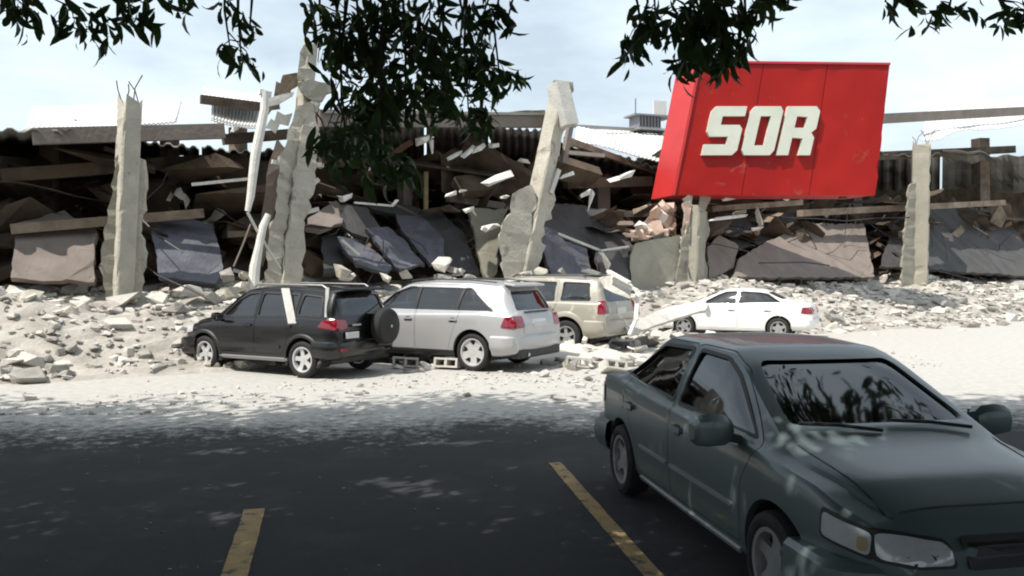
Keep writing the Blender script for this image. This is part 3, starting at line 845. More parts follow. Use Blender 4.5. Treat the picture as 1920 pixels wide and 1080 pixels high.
# big fallen slabs in the shadow of the roof
GR = 'dark roof slabs slumped between the columns'
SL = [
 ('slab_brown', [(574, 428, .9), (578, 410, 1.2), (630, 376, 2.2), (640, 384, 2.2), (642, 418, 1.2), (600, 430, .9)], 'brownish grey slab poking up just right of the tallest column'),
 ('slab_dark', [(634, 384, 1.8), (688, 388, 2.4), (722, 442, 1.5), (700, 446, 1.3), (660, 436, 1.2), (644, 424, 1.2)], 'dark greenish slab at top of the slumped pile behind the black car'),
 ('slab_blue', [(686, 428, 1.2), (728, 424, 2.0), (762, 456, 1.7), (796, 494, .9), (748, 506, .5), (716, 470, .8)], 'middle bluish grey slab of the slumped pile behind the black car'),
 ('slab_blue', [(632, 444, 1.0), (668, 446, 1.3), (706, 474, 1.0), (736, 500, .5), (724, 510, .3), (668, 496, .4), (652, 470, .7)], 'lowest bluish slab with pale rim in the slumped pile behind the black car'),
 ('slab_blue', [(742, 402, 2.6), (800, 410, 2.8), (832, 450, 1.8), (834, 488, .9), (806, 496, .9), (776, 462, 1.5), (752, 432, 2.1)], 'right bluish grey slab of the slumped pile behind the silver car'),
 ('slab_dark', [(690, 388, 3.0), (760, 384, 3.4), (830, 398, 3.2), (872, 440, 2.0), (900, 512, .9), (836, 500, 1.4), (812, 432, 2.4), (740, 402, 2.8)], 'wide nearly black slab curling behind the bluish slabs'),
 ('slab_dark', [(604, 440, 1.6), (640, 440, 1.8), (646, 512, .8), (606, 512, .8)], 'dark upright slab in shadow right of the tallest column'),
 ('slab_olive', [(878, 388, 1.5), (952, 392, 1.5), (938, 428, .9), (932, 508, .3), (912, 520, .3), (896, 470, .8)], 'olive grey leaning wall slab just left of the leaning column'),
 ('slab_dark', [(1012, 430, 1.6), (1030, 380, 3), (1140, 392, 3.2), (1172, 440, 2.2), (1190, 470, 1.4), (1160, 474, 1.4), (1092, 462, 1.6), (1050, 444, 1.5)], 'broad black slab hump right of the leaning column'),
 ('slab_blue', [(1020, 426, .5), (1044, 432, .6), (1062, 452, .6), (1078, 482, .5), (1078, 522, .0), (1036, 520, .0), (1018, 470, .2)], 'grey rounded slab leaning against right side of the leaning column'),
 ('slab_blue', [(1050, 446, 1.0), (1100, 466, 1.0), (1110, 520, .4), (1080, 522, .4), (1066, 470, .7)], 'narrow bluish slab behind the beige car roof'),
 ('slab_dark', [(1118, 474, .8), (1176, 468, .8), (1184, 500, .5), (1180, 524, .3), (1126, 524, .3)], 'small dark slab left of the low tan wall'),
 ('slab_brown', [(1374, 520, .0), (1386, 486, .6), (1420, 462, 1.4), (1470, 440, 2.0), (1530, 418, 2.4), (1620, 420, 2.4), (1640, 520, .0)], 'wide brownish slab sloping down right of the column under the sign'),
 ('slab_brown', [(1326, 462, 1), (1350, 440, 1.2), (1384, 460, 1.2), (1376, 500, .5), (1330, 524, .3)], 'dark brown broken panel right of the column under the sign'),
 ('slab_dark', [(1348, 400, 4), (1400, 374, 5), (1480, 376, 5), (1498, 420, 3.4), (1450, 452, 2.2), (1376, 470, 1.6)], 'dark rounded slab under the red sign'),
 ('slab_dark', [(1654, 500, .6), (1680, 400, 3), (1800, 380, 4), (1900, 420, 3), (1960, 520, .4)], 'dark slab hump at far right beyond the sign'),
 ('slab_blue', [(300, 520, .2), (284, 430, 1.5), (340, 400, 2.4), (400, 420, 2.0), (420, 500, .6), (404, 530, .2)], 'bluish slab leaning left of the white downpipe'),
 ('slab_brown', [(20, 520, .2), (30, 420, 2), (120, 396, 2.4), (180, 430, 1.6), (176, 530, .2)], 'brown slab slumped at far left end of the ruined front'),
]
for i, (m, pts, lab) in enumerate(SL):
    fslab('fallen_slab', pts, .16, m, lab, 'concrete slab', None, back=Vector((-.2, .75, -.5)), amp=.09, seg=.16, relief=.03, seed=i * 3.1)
# thin pale edges and small bright pieces lying on the wreckage (each its own thing)
BR_ = [((906, 346), (956, 326), .22, 'bright white board tilted up left of the leaning column'),
 ((1052, 332), (1078, 324), .13, 'short white board just right of the leaning column'),
 ((1086, 368), (1110, 356), .16, 'white bent plate upper arm in front of the grey interior post'),
 ((1110, 358), (1104, 396), .13, 'white upright strip beside the grey interior post'),
 ((1140, 340), (1162, 334), .15, 'left of two white chips on the ledge left of the sign'),
 ((1164, 334), (1186, 324), .17, 'right of two white chips on the ledge left of the sign'),
 ((842, 300), (866, 286), .16, 'lowest pale piece of the zigzag row under the roof'),
 ((866, 292), (890, 276), .16, 'second pale piece of the zigzag row under the roof'),
 ((888, 284), (906, 272), .15, 'third pale piece of the zigzag row under the roof'),
 ((920, 274), (932, 272), .14, 'topmost pale scrap of the zigzag row under the roof'),
 ((780, 268), (812, 256), .22, 'bright white scrap hanging under the roof beam'),
 ((808, 262), (808, 286), .12, 'white strip dangling beside the scrap under the roof beam'),
 ((976, 300), (998, 304), .15, 'white chip just left of the leaning column, high up'),
 ((838, 370), (852, 362), .13, 'small white block on the dark slab edge'),
 ((860, 358), (872, 354), .12, 'tiny white chip above the small white block'),
 ((872, 396), (892, 388), .12, 'thin pale wedge at top of the olive slab'),
 ((940, 370), (954, 368), .11, 'pale chip at left shoulder of the leaning column'),
 ((640, 374), (660, 366), .14, 'pale piece on top of the dark slab pile, left end'),
 ((730, 386), (744, 378), .12, 'pale piece on top of the dark slab pile, right end'),
 ((664, 380), (738, 386), .05, 'thin pale edge strip along the dark slab pile top'),
 ((696, 318), (706, 306), .14, 'pale scrap under the hanging leaves, left'),
 ((712, 312), (718, 304), .12, 'pale scrap under the hanging leaves, right'),
 ((908, 430), (938, 424), .2, 'pale block lying on the olive slab'),
 ((1046, 438), (1126, 470), .07, 'long pale rod sloping down behind the beige car'),
 ((1126, 470), (1178, 462), .06, 'pale rod rising to the low tan wall'),
 ((1126, 474), (1142, 502), .14, 'white splinter standing behind the beige car roof'),
 ((1094, 506), (1148, 520), .17, 'white plank lying over the beige car roof line'),
 ((1160, 418), (1186, 418), .13, 'white lath left of the pinkish rubble, upper'),
 ((1168, 440), (1222, 444), .16, 'pinkish white plank at foot of the pinkish rubble'),
 ((1356, 372), (1382, 368), .2, 'white chip under the lower edge of the sign'),
 ((1330, 412), (1400, 404), .12, 'pale curved strip right of the column under the sign'),
 ((1420, 388), (1426, 420), .17, 'white upright fragment under the sign'),
 ((1410, 430), (1428, 424), .13, 'pale fragment low under the sign'),
 ((640, 450), (672, 478), .07, 'pale rim on the lowest bluish slab'),
 ((430, 242), (446, 236), .18, 'pale scrap below the white roof sheets'),
 ((560, 402), (596, 392), .1, 'white stick lying across the tallest column'),
]
for i, (a, b, w_, lab) in enumerate(BR_):
    oo = .35 if w_ > .15 else .1
    if a[1] < 345: oo = 1.0
    A, B = F(a[0], a[1], oo), F(b[0], b[1], oo + .2)
    mid = (A + B) / 2
    l = (B - A).length
    vs, fs = chunk(500 + i, 1, 1, 1, 11)
    q = (B - A).to_track_quat('X', 'Z').to_matrix()
    thin = w_ < .11
    if thin:
        ob = MB().bar(A, B, w_, w_).build('rod' if w_ < .08 else 'strip', M['concrete_light'])
        tagp(ob, lab, 'rod' if w_ < .08 else 'strip')
    else:
        me = mesh('fragment', [q @ Vector((v.x * l * 1.15, v.y * w_ * 1.4, v.z * w_)) for v in vs], fs, M['brick'] if 'pinkish' in lab else M['plaster_white'])
        ob = link('fragment', me); ob.location = mid; tagp(ob, lab, 'fragment')
fslab('fallen_slab', [(1192, 452), (1204, 420), (1232, 392), (1262, 386), (1270, 440), (1262, 456)], .3, 'brick', 'pinkish broken wall piece behind the masonry chunks left of the sign column', 'concrete slab', o=1.2, amp=.1, seg=.12)
# pinkish rubble under the sign corner
for k in range(24):
    yy_ = 442 - 58 * rnd.random() ** 1.6; p = F(rnd.uniform(1236 - (yy_ - 378) * .75, 1266), yy_, rnd.uniform(.5, 1.1))
    ob = link('masonry_chunk', chunk_mesh(k % 14, 'brick' if k % 3 else 'plaster_white'))
    ob.location = p; s = rnd.uniform(.25, .6); ob.scale = (s, s, s * 1.2); ob.rotation_euler = (rnd.random() * 2, rnd.random(), rnd.random() * 6)
    tagp(ob, tone('brick' if k % 3 else 'plaster_white', s * .8) + ' masonry chunk heaped at lower left corner of the red sign', 'rubble', 'masonry chunks heaped by the red sign')
# larger pale chunks on the rubble line behind and beside the cars
def big_chunk(px, py, o, s, m, label, group, rz=None):
    label = tone(m, s) + ' ' + label
    ob = link('concrete_chunk', chunk_mesh(rnd.randrange(14), m))
    ob.location = F(px, py, o); ob.scale = (s, s, s * .8); ob.rotation_euler = (rnd.uniform(-.5, .5), rnd.uniform(-.5, .5), rnd.random() * 6)
    tagp(ob, label, 'rubble', group)
for (px, py, s) in ((428, 520, .5), (440, 548, .45), (452, 516, .4), (640, 510, .55), (652, 522, .4), (720, 520, .35), (830, 496, .55), (846, 506, .5), (862, 512, .4), (760, 516, .35), (880, 520, .4), (985, 512, .4), (1014, 512, .45), (1058, 512, .4), (1148, 514, .4), (1090, 518, .35), (400, 560, .5), (350, 545, .6), (300, 560, .5), (230, 560, .6), (150, 570, .5), (60, 560, .6)):
    big_chunk(px, py, -.6, s, rnd.choice(('rubble_pale', 'rubble_pale', 'concrete', 'rubble_grey')), 'broken chunk on the rubble crest behind the ' + ('black car' if 400 < px < 740 else 'silver car' if 740 <= px < 1000 else 'beige car' if px >= 1000 else 'left end of the row'), 'chunks on the rubble crest')
for k in range(46):
    px = rnd.uniform(1180, 1345); py = rnd.uniform(530, 640)
    g = G(px, py); 
    d = np.interp(py, [530, 560, 600, 640], [25, 23.6, 21.5, 19.6]) * (1 + (px - 1200) / 2600)
    p = P(px, py, d)
    mm = rnd.choice(('rubble_pale', 'rubble_pale', 'plaster_white', 'rubble_grey')); s = rnd.uniform(.15, .75)
    ob = link('concrete_chunk', chunk_mesh(rnd.randrange(14), mm))
    ob.location = (p.x, p.y, heap_z(p.x, p.y) + .05); ob.scale = (s, s, s * .6); ob.rotation_euler = (rnd.uniform(-.5, .5), rnd.uniform(-.5, .5), rnd.random() * 6)
    tagp(ob, tone(mm, s) + (' upper' if py < 575 else ' lower') + ' chunk spilled between the beige car and the white car', 'rubble', 'chunks between the beige and the white car')
for k in range(26):
    x = rnd.uniform(8.4, 17); y = FY + FS * x - rnd.uniform(1.0, 6)
    mm = rnd.choice(('rubble_pale', 'rubble_grey')); s = rnd.uniform(.15, .8)
    ob = link('concrete_chunk', chunk_mesh(rnd.randrange(14), mm))
    ob.location = (x, y, heap_z(x, y) + .05); ob.scale = (s, s, s * .6); ob.rotation_euler = (rnd.uniform(-.5, .5), rnd.uniform(-.5, .5), rnd.random() * 6)
    tagp(ob, tone(mm, s) + ' broken chunk on the rubble right of the white car', 'rubble', 'chunks right of the white car')

# rooftop unit
ru = empty('rooftop_unit', F(1215, 246, 8.8), R(20), 'small grey rooftop air unit with upright pale panel, on the roof left of the sign', 'air unit')
MB().box((-.15, 0, .32), (1.05, .9, .5)).build('cabinet', M['grey_paint'], ru, bevel=.03)
mb = MB()
for k in range(7): mb.box((-.6 + k * .15, -.47, .32), (.05, .04, .42))
mb.build('grille', M['black_plastic'], ru)
MB().box((.05, 0, .6), (1.9, 1.0, .07)).build('top_plate', M['grey_paint'], ru)
MB().box((.62, .1, .98), (.62, .08, .72)).build('back_panel', M['roof_sheet'], ru)
MB().tube([(-.6, 0, .6), (-.6, 0, 1.35)], .03).build('vent_pipe', M['grey_paint'], ru)
MB().box((.1, 0, .04), (1.6, .9, .08)).build('base_rail', M['steel'], ru)

# ================================================================ cars
def smooth_curve(pts, sig=.04):
    xs_ = np.arange(pts[0][0] - .3, pts[-1][0] + .3, .01)
    zs_ = np.interp(xs_, [p[0] for p in pts], [p[1] for p in pts])
    k = np.exp(-.5 * (np.arange(-20, 21) * .01 / sig) ** 2); k /= k.sum()
    zp = np.convolve(np.pad(zs_, 20, mode='edge'), k, 'valid')
    return lambda x: float(np.interp(x, xs_, zp))

def section(x, c, inset=0.0, zlow=None):
    w = c['w'](x) - inset; wr = min(c['wr'](x), w * .95) - inset; zt = c['top'](x) - inset
    zb = c['bot'](x) if zlow is None else zlow
    zs = min(c['belt'](x), zt - .05)
    if zlow is not None: zs = max(zs, zb + .1)
    zm = zb + (zs - zb) * .5
    pts = [(0, zb), (w * .45, zb), (w * .84, zb), (w * .93, zb + .025), (w * .965, zb + .08)]
    for t in (.2, .32, .44, .56, .68, .80):
        z = zb + .08 + (zs - zb - .08) * t
        y = w * (1 - .035 * abs(t - .58) ** 1.5 * 2)
        pts.append((y, z))
    pts += [(w * .985, zs - .045), (w * .968, zs - .012), (w * .95, zs)]
    zR = max(zs + .015, zt - c.get('crown', .075))
    y0 = w * .945
    for t in (.12, .3, .5, .7, .86):
        pts.append((y0 + (wr - y0) * t + .018 * math.sin(t * math.pi) * min(1, (zR - zs) * 3), zs + (zR - zs) * t))
    hh = zt - zR
    for t in (0, .18, .38, .62, .8, .92):
        a = t * math.pi / 2
        pts.append((wr * (math.cos(a) ** .55), zR + hh * math.sin(a) ** .9))
    pts.append((0, zt))
    return pts

def loft(c, xs_, inset=0.0, zlow=None):
    vs = []; fs = []
    n = None
    for x in xs_:
        s = section(x, c, inset, zlow)
        ring = [(x, y, z) for y, z in s] + [(x, -y, z) for y, z in s[-2:0:-1]]
        n = len(ring); vs += ring
    for i in range(len(xs_) - 1):
        for k in range(n):
            k2 = (k + 1) % n
            fs.append((i * n + k, (i + 1) * n + k, (i + 1) * n + k2, i * n + k2))
    K = len(section(xs_[0], c, inset, zlow))
    for i in (0, len(xs_) - 1):      # end caps as strips
        b = i * n
        for k in range(K - 1):
            a1, a2 = b + k, b + k + 1
            m1, m2 = b + (n - k) % n, b + (n - k - 1) % n
            f = []
            for q_ in (a1, a2, m2, m1):
                if q_ not in f: f.append(q_)
            if len(f) > 2: fs.append(tuple(f))
    me = mesh('loft', vs, fs, None)
    bm = bmesh.new(); bm.from_mesh(me)
    bmesh.ops.remove_doubles(bm, verts=bm.verts, dist=1e-5)
    bmesh.ops.recalc_face_normals(bm, faces=bm.faces)
    bm.to_mesh(me); bm.free()
    return me

def prism(poly, axis, a0, a1):
    """closed prism from a 2-D outline. axis y: poly in (x,z); axis x: poly in (y,z)"""
    n = len(poly)
    def pt(p, a): return (p[0], a, p[1]) if axis == 'y' else (a, p[0], p[1])
    vs = [pt(p, a0) for p in poly] + [pt(p, a1) for p in poly]
    fs = [tuple(range(n)), tuple(range(2 * n - 1, n - 1, -1))] + [(i, (i + 1) % n, n + (i + 1) % n, n + i) for i in range(n)]
    me = mesh('cut', vs, fs, None)
    bm = bmesh.new(); bm.from_mesh(me); bmesh.ops.recalc_face_normals(bm, faces=bm.faces); bm.to_mesh(me); bm.free()
    return me

def round_poly(poly, r=.05, seg=4):
    out = []
    n = len(poly)
    for i in range(n):
        p = Vector(poly[i]); a = Vector(poly[i - 1]); b = Vector(poly[(i + 1) % n])
        da = (a - p); db = (b - p)
        rr = min(r, da.length * .4, db.length * .4)
        p1 = p + da.normalized() * rr; p2 = p + db.normalized() * rr
        for k in range(seg + 1):
            t = k / seg
            out.append(tuple((p1 * (1 - t) ** 2 + p * 2 * t * (1 - t) + p2 * t ** 2)))
    return out

def shrink(poly, d):
    n = len(poly); out = []
    area = sum(poly[i][0] * poly[(i + 1) % n][1] - poly[(i + 1) % n][0] * poly[i][1] for i in range(n))
    sg_ = 1 if area > 0 else -1
    for i in range(n):
        a, p, b = Vector(poly[i - 1]), Vector(poly[i]), Vector(poly[(i + 1) % n])
        e1 = (p - a).normalized(); e2 = (b - p).normalized()
        n1 = Vector((-e1.y, e1.x)) * sg_; n2 = Vector((-e2.y, e2.x)) * sg_
        nn = (n1 + n2)
        if nn.length < 1e-6: nn = n1
        nn = nn.normalized()
        k = 1 / max(.5, nn.dot(n1))
        out.append(tuple(p + nn * d * k))
    return out

def boolean(me, ops):
    base = bpy.data.objects.new('tmp', me); sc.collection.objects.link(base)
    tmp = [base]
    for m2, op in ops:
        o = bpy.data.objects.new('tmpc', m2); sc.collection.objects.link(o); tmp.append(o)
        md = base.modifiers.new('b', 'BOOLEAN'); md.operation = op; md.object = o; md.solver = 'EXACT'
    dg = bpy.context.evaluated_depsgraph_get(); dg.update()
    res = bpy.data.meshes.new_from_object(base.evaluated_get(dg))
    for o in tmp: bpy.data.objects.remove(o)
    return res

def patch(bvh, poly, axis, off, thick=.02, rings=6, seg=.05):
    """surface piece following the body under a 2-D outline; star-shaped outlines. Returns verts, faces"""
    out = []
    n = len(poly)
    for i in range(n):
        a, b = Vector(poly[i]), Vector(poly[(i + 1) % n])
        k = max(1, int((b - a).length / seg))
        for j in range(k): out.append(a.lerp(b, j / k))
    c = sum(out, Vector((0, 0))) / len(out)
    sgn = 1 if axis[1] == '+' else -1
    def proj(p):
        if axis[0] == 'y':
            o = Vector((p.x, 3 * sgn, p.y)); d = Vector((0, -sgn, 0))
        elif axis[0] == 'x':
            o = Vector((5 * sgn, p.x, p.y)); d = Vector((-sgn, 0, 0))
        else:
            o = Vector((p.x, p.y, 4)); d = Vector((0, 0, -1))
        h = bvh.ray_cast(o, d)
        if h[0] is None: return None
        nn = h[1] if h[1].dot(d) < 0 else -h[1]
        return h[0] + nn * off, nn
    vs = []; ok = []
    r0 = proj(c)
    if r0 is None: return [], []
    vs.append(r0[0])
    rn = [r0[1]]
    last = None
    N = len(out)
    grid = []
    for r in range(1, rings + 1):
        for p in out:
            q = proj(c.lerp(p, r / rings))
            if q is None:
                q = proj(c.lerp(p, (r - 1) / rings)) or r0
            vs.append(q[0]); rn.append(q[1])
    for i in range(N):    # skirt
        vs.append(vs[1 + (rings - 1) * N + i] - rn[1 + (rings - 1) * N + i] * thick)
    fs = [(0, 1 + i, 1 + (i + 1) % N) for i in range(N)]
    for r in range(rings):
        for i in range(N):
            a = 1 + r * N + i; b = 1 + r * N + (i + 1) % N
            fs.append((a, b, b + N, a + N))
    return vs, fs

def mirror_poly(p): return [(-a, b) for a, b in p]

WHEELS = {}
def wheel_meshes(Rw, rimr, style, rim_m):
    key = (Rw, rimr, style, rim_m)
    if key in WHEELS: return WHEELS[key]
    w = .215
    t = MB().lathe([(rimr, -w * .42), (rimr + .02, -w * .5), (Rw - .05, -w * .52), (Rw - .012, -w * .42), (Rw, -w * .25), (Rw, w * .25), (Rw - .012, w * .42), (Rw - .05, w * .52), (rimr + .02, w * .5), (rimr, w * .42)], 40)
    tm = t.me('tyre', M['rubber'], True)
    r = MB()
    r.lathe([(rimr + .006, w * .45), (rimr - .02, w * .44), (rimr - .03, w * .2), (rimr - .03, -w * .4), (rimr + .006, -w * .4)], 36)
    r.lathe([(.001, w * .30), (.06, w * .30), (.075, w * .2), (.075, 0), (.001, 0)], 18)
    sp = 5
    for k in range(sp):
        a = 2 * math.pi * k / sp + math.pi / 2
        ca_, sa_ = math.cos(a), math.sin(a)
        w0, w1 = (.075, .085) if style == 'thick' else (.045, .05)
        if style == 'star': w0, w1 = .06, .04
        pts = []
        for (rr, hw, y0, y1) in ((.05, w0, w * .28, w * .1), (rimr * .6, (w0 + w1) / 2 * .8, w * .27, w * .12), (rimr - .012, w1, w * .34, w * .14)):
            for s1, y in ((-1, y0), (1, y0), (1, y1), (-1, y1)):
                pts.append((rr * ca_ - s1 * hw * sa_, y, rr * sa_ + s1 * hw * ca_))
        fs = []
        for i in range(2):
            for j in range(4): fs.append((i * 4 + j, i * 4 + (j + 1) % 4, (i + 1) * 4 + (j + 1) % 4, (i + 1) * 4 + j))
        fs += [(0, 1, 2, 3), (8, 9, 10, 11)]
        r.add(pts, fs)
    rm = r.me('rim', M[rim_m], True)
    d = MB().lathe([(.001, .02), (rimr * .93, .02), (rimr * .93, -.02), (.001, -.02)], 24)  # dark backing disc behind the open spokes
    dm = d.me('backing_disc', M['black_plastic'])
    WHEELS[key] = (tm, rm, dm)
    return WHEELS[key]

def add_wheel(parent, x, y, Rw, rimr, style, rim_m, flip, rot=0, steer=0):
    tm, rm, dm = wheel_meshes(Rw, rimr, style, rim_m)
    e = link('wheel', None, parent); e.location = (x, y, Rw)
    e.rotation_euler = (0, rot, (math.pi if flip else 0) + steer)
    link('tyre', tm, e); link('rim', rm, e); link('backing_disc', dm, e)
    return e

def make_car(name, label, spec, loc, yaw, pitch=0):
    c = dict(spec)
    xr, xf = spec['ends']
    for k in ('top', 'belt', 'bot', 'w', 'wr'):
        c[k] = smooth_curve(spec[k], spec.get('sig', {}).get(k, .045))
    pm = M[spec['paint']]
    root = empty(name, loc, yaw, label, 'car')
    n = 96
    t = np.linspace(0, 1, n)
    xs_ = xr + (xf - xr) * (t + .55 * np.sin(2 * np.pi * t) / (-2 * np.pi) * .9)   # denser at both ends
    outer = loft(c, list(xs_))
    bm = bmesh.new(); bm.from_mesh(outer); bvh = BVHTree.FromBMesh(bm); bm.free()
    cx0, cx1 = spec['cabin']
    void = loft(c, list(np.linspace(cx0, cx1, 40)), .045, .42)
    ops = [(void, 'DIFFERENCE')]
    # wheel wells
    wb = spec['wb'] / 2; Rw = spec['R']; wmax = max(p[1] for p in spec['w'])
    for ax_ in (-wb, wb):
        for s_ in (-1, 1):
            m_ = MB(); k = 40; ar = Rw + spec.get('gap', .055)
            ring = [(ax_ + ar * math.cos(2 * math.pi * i / k), Rw + .01 + ar * math.sin(2 * math.pi * i / k)) for i in range(k)]
            ops.append((prism(ring, 'y', s_ * (wmax - .34), s_ * (wmax + .2)), 'DIFFERENCE'))
    # window openings
    for poly in spec['side_windows']:
        pr = round_poly(poly, .045)
        ops.append((prism(pr, 'y', -1.6, 1.6), 'DIFFERENCE'))
    fw = round_poly(spec['windshield'], .06); rw = round_poly(spec['rear_window'], .06)
    ops.append((prism(fw, 'x', cx1 - spec.get('ws_in', 1.3), xf + .6), 'DIFFERENCE'))
    ops.append((prism(rw, 'x', xr - .5, cx0 + spec.get('rw_in', .9)), 'DIFFERENCE'))
    shell = boolean(outer.copy(), ops)
    side = spec['side']          # visible side +1 left, -1 right
    dops = []
    for poly in spec['doors']:
        pr = round_poly(poly, .05)
        dops.append((prism(pr, 'y', side * .5, side * 1.5), 'DIFFERENCE'))
    body_me = boolean(shell.copy(), dops) if dops else shell.copy()
    body_me.materials.clear(); body_me.materials.append(pm)
    body_me.name = 'body'
    for p_ in body_me.polygons: p_.material_index = 0
    fixmesh(body_me, True, 0, 30)
    link('body', body_me, root)
    ysg = 'y+' if side > 0 else 'y-'
    doors = []
    for poly in spec['doors']:
        pr = shrink(round_poly(poly, .05), .006)
        dm_ = boolean(shell.copy(), [(prism(pr, 'y', side * .5, side * 1.5), 'INTERSECT')])
        dm_.materials.clear(); dm_.materials.append(pm); dm_.name = 'door'
        for p_ in dm_.polygons: p_.material_index = 0
        fixmesh(dm_, True, 0, 30)
        dob = link('door', dm_, root); doors.append(dob)
        xsm = [p[0] for p in poly]
        hx = min(xsm) + .17; hz = spec['handle_z']
        v_, f_ = patch(bvh, round_poly([(hx - .09, hz - .02), (hx + .11, hz - .02), (hx + .11, hz + .02), (hx - .09, hz + .02)], .015), ysg, .03, .03, 2)
        MB().add(v_, f_).build('handle', M[spec.get('handle', spec['paint'])], dob, True)
        v_, f_ = patch(bvh, round_poly([(hx - .05, hz - .045), (hx + .07, hz - .045), (hx + .07, hz + .035), (hx - .05, hz + .035)], .03), ysg, .003, .01, 2)
        MB().add(v_, f_).build('handle_recess', M['black_plastic'], dob, True)
    gm = M[spec.get('glass', 'glass')]
    for poly in spec['side_windows']:
        big = shrink(poly, -.018)
        for ax_ in ('y+', 'y-'):
            v_, f_ = patch(bvh, big, ax_, -.018, .004, 5)
            MB().add(v_, f_).build('window', gm, root, True)
        # black rubber seal round the opening
        v_o = shrink(poly, -.012); v_i = shrink(poly, .014)
        for ax_ in ('y+', 'y-'):
            ro, ri = round_poly(v_o, .05), round_poly(v_i, .04)
            vo, vi = [], []
            for L_, T_ in ((ro, vo), (ri, vi)):
                for p in L_:
                    sg2 = 1 if ax_ == 'y+' else -1
                    h = bvh.ray_cast(Vector((p[0], 3 * sg2, p[1])), Vector((0, -sg2, 0)))
                    T_.append((h[0] + Vector((0, sg2 * .004, 0))) if h[0] else None)
            if all(x is not None for x in vo + vi):
                k = len(vo)
                vin = [v + Vector((0, -.02 if ax_ == 'y+' else .02, 0)) for v in vi]
                MB().add(vo + vi + vin, [(i, (i + 1) % k, k + (i + 1) % k, k + i) for i in range(k)] + [(k + i, k + (i + 1) % k, 2 * k + (i + 1) % k, 2 * k + i) for i in range(k)]).build('window_seal', M[spec.get('seal', 'black_plastic')], root, True)
    for (a, b) in spec.get('pillars', []):
        for ax_ in ('y+', 'y-'):
            v_, f_ = patch(bvh, [(a[0] - .035, a[1]), (a[0] + .035, a[1]), (b[0] + .03, b[1]), (b[0] - .03, b[1])], ax_, -.004, .02, 3)
            MB().add(v_, f_).build('pillar', M['black_plastic'], root, True)
    v_, f_ = patch(bvh, shrink(spec['windshield'], -.02), 'x+', -.018, .004, 6)
    MB().add(v_, f_).build('windshield', gm, root, True)
    v_, f_ = patch(bvh, shrink(spec['rear_window'], -.02), 'x-', -.018, .004, 6)
    MB().add(v_, f_).build('rear_window', gm, root, True)
    # cabin floor, seats, dash
    sh = spec.get('seat_h', 1.0)
    for sx_ in spec['seats']:
        for sy_ in (-.38, .38):
            s_ = MB().box((sx_, sy_, .58), (.5, .48, .18)).box((sx_ - .26, sy_, .58 + (sh - .5) / 2), (.14, .46, sh - .42), Matrix.Rotation(R(-12), 3, 'Y'))
            s_.box((sx_ - .36, sy_, sh + .13), (.09, .24, .16))
            s_.build('seat', M['interior'], root, bevel=.03)
    MB().box((cx1 - .45, 0, .82), (.5, 1.3, .22)).build('dashboard', M['interior'], root, bevel=.03)
    st_ = MB().lathe([(.17, .012), (.185, .0), (.17, -.012), (.16, 0)], 20, 'z').me('steering_wheel', M['interior'])
    so_ = link('steering_wheel', st_, root); so_.location = (cx1 - .78, .37, .95); so_.rotation_euler = (0, R(-62), 0)
    # wheels
    tr = spec['track'] / 2
    for ax_ in (-wb, wb):
        for s_ in (1, -1):
            add_wheel(root, ax_, s_ * tr, Rw, spec['rimr'], spec['rim'], spec.get('rim_m', 'rim'), s_ < 0, rnd.uniform(0, 1.2))
    # wheel-arch liners and lips
    for ax_ in (-wb, wb):
        for s_ in (1, -1):
            ar = Rw + spec.get('gap', .055)
            li = MB(); k = 24; vs = []; fs = []
            for i in range(k + 1):
                a = math.pi * (-.12 + 1.24 * i / k)
                for y in (s_ * (wmax - .06), s_ * (wmax - .33)):
                    vs.append((ax_ + (ar - .004) * math.cos(a), y, Rw + .01 + (ar - .004) * math.sin(a)))
            for i in range(k): fs.append((2 * i, 2 * i + 1, 2 * i + 3, 2 * i + 2))
            li.add(vs, fs).build('wheel_arch_liner', M['black_plastic'], root)
            if spec.get('lip'):
                vs = []; fs = []
                lw = spec.get('lip_w', .05)
                for i in range(k + 1):
                    a = math.pi * (-.10 + 1.20 * i / k)
                    for rr, dy in ((ar - .01, .0), (ar - .005, .022), (ar + lw * .6, .022), (ar + lw, .0)):
                        px_, pz_ = ax_ + rr * math.cos(a), Rw + .01 + rr * math.sin(a)
                        h = bvh.ray_cast(Vector((px_, 3 * s_, pz_ if pz_ > .3 else .3)), Vector((0, -s_, 0)))
                        yy = abs(h[0].y) if h[0] else wmax
                        vs.append((px_, s_ * (max(yy, wmax * .93) + dy), pz_))
                for i in range(k):
                    for j in range(3): fs.append((4 * i + j, 4 * i + j + 1, 4 * i + j + 5, 4 * i + j + 4))
                MB().add(vs, fs).build('wheel_arch_lip', M[spec['lip']], root, True)
    # surface pieces: lamps, plates, cladding
    for (nm, m_, pieces, off) in spec.get('pieces', []):
        mb = MB()
        for poly, ax_ in pieces:
            v_, f_ = patch(bvh, poly if 'gap' in nm or 'bar' in nm else round_poly(poly, .03, 3), ax_, off, off + .012, 3)
            if v_: mb.add(v_, f_)
        if mb.v: mb.build(nm, M[m_], root, True)
    # bumpers: swept bars round both ends
    for e, (x_end, bz0, bz1, m_) in enumerate(spec['bumpers']):
        sgn = -1 if e == 0 else 1
        path = []
        for i in range(25):
            u = -1 + 2 * i / 24
            y = (wmax + .012) * math.copysign(min(1, abs(u) * 1.25), u) if abs(u) < .8 else math.copysign(wmax + .012, u)
            if abs(u) <= .8: xx = x_end - sgn * (.15 * (abs(u) / .8) ** 3.2)
            else: xx = x_end - sgn * (.15 + .42 * (abs(u) - .8) / .2)
            path.append(Vector((xx, y, 0)))
        vs = []; fs = []
        prof = [(-.10, bz0), (-.02, bz0), (.02, bz0 + .05), (.035, (bz0 + bz1) / 2), (.02, bz1 - .03), (-.01, bz1), (-.10, bz1)]
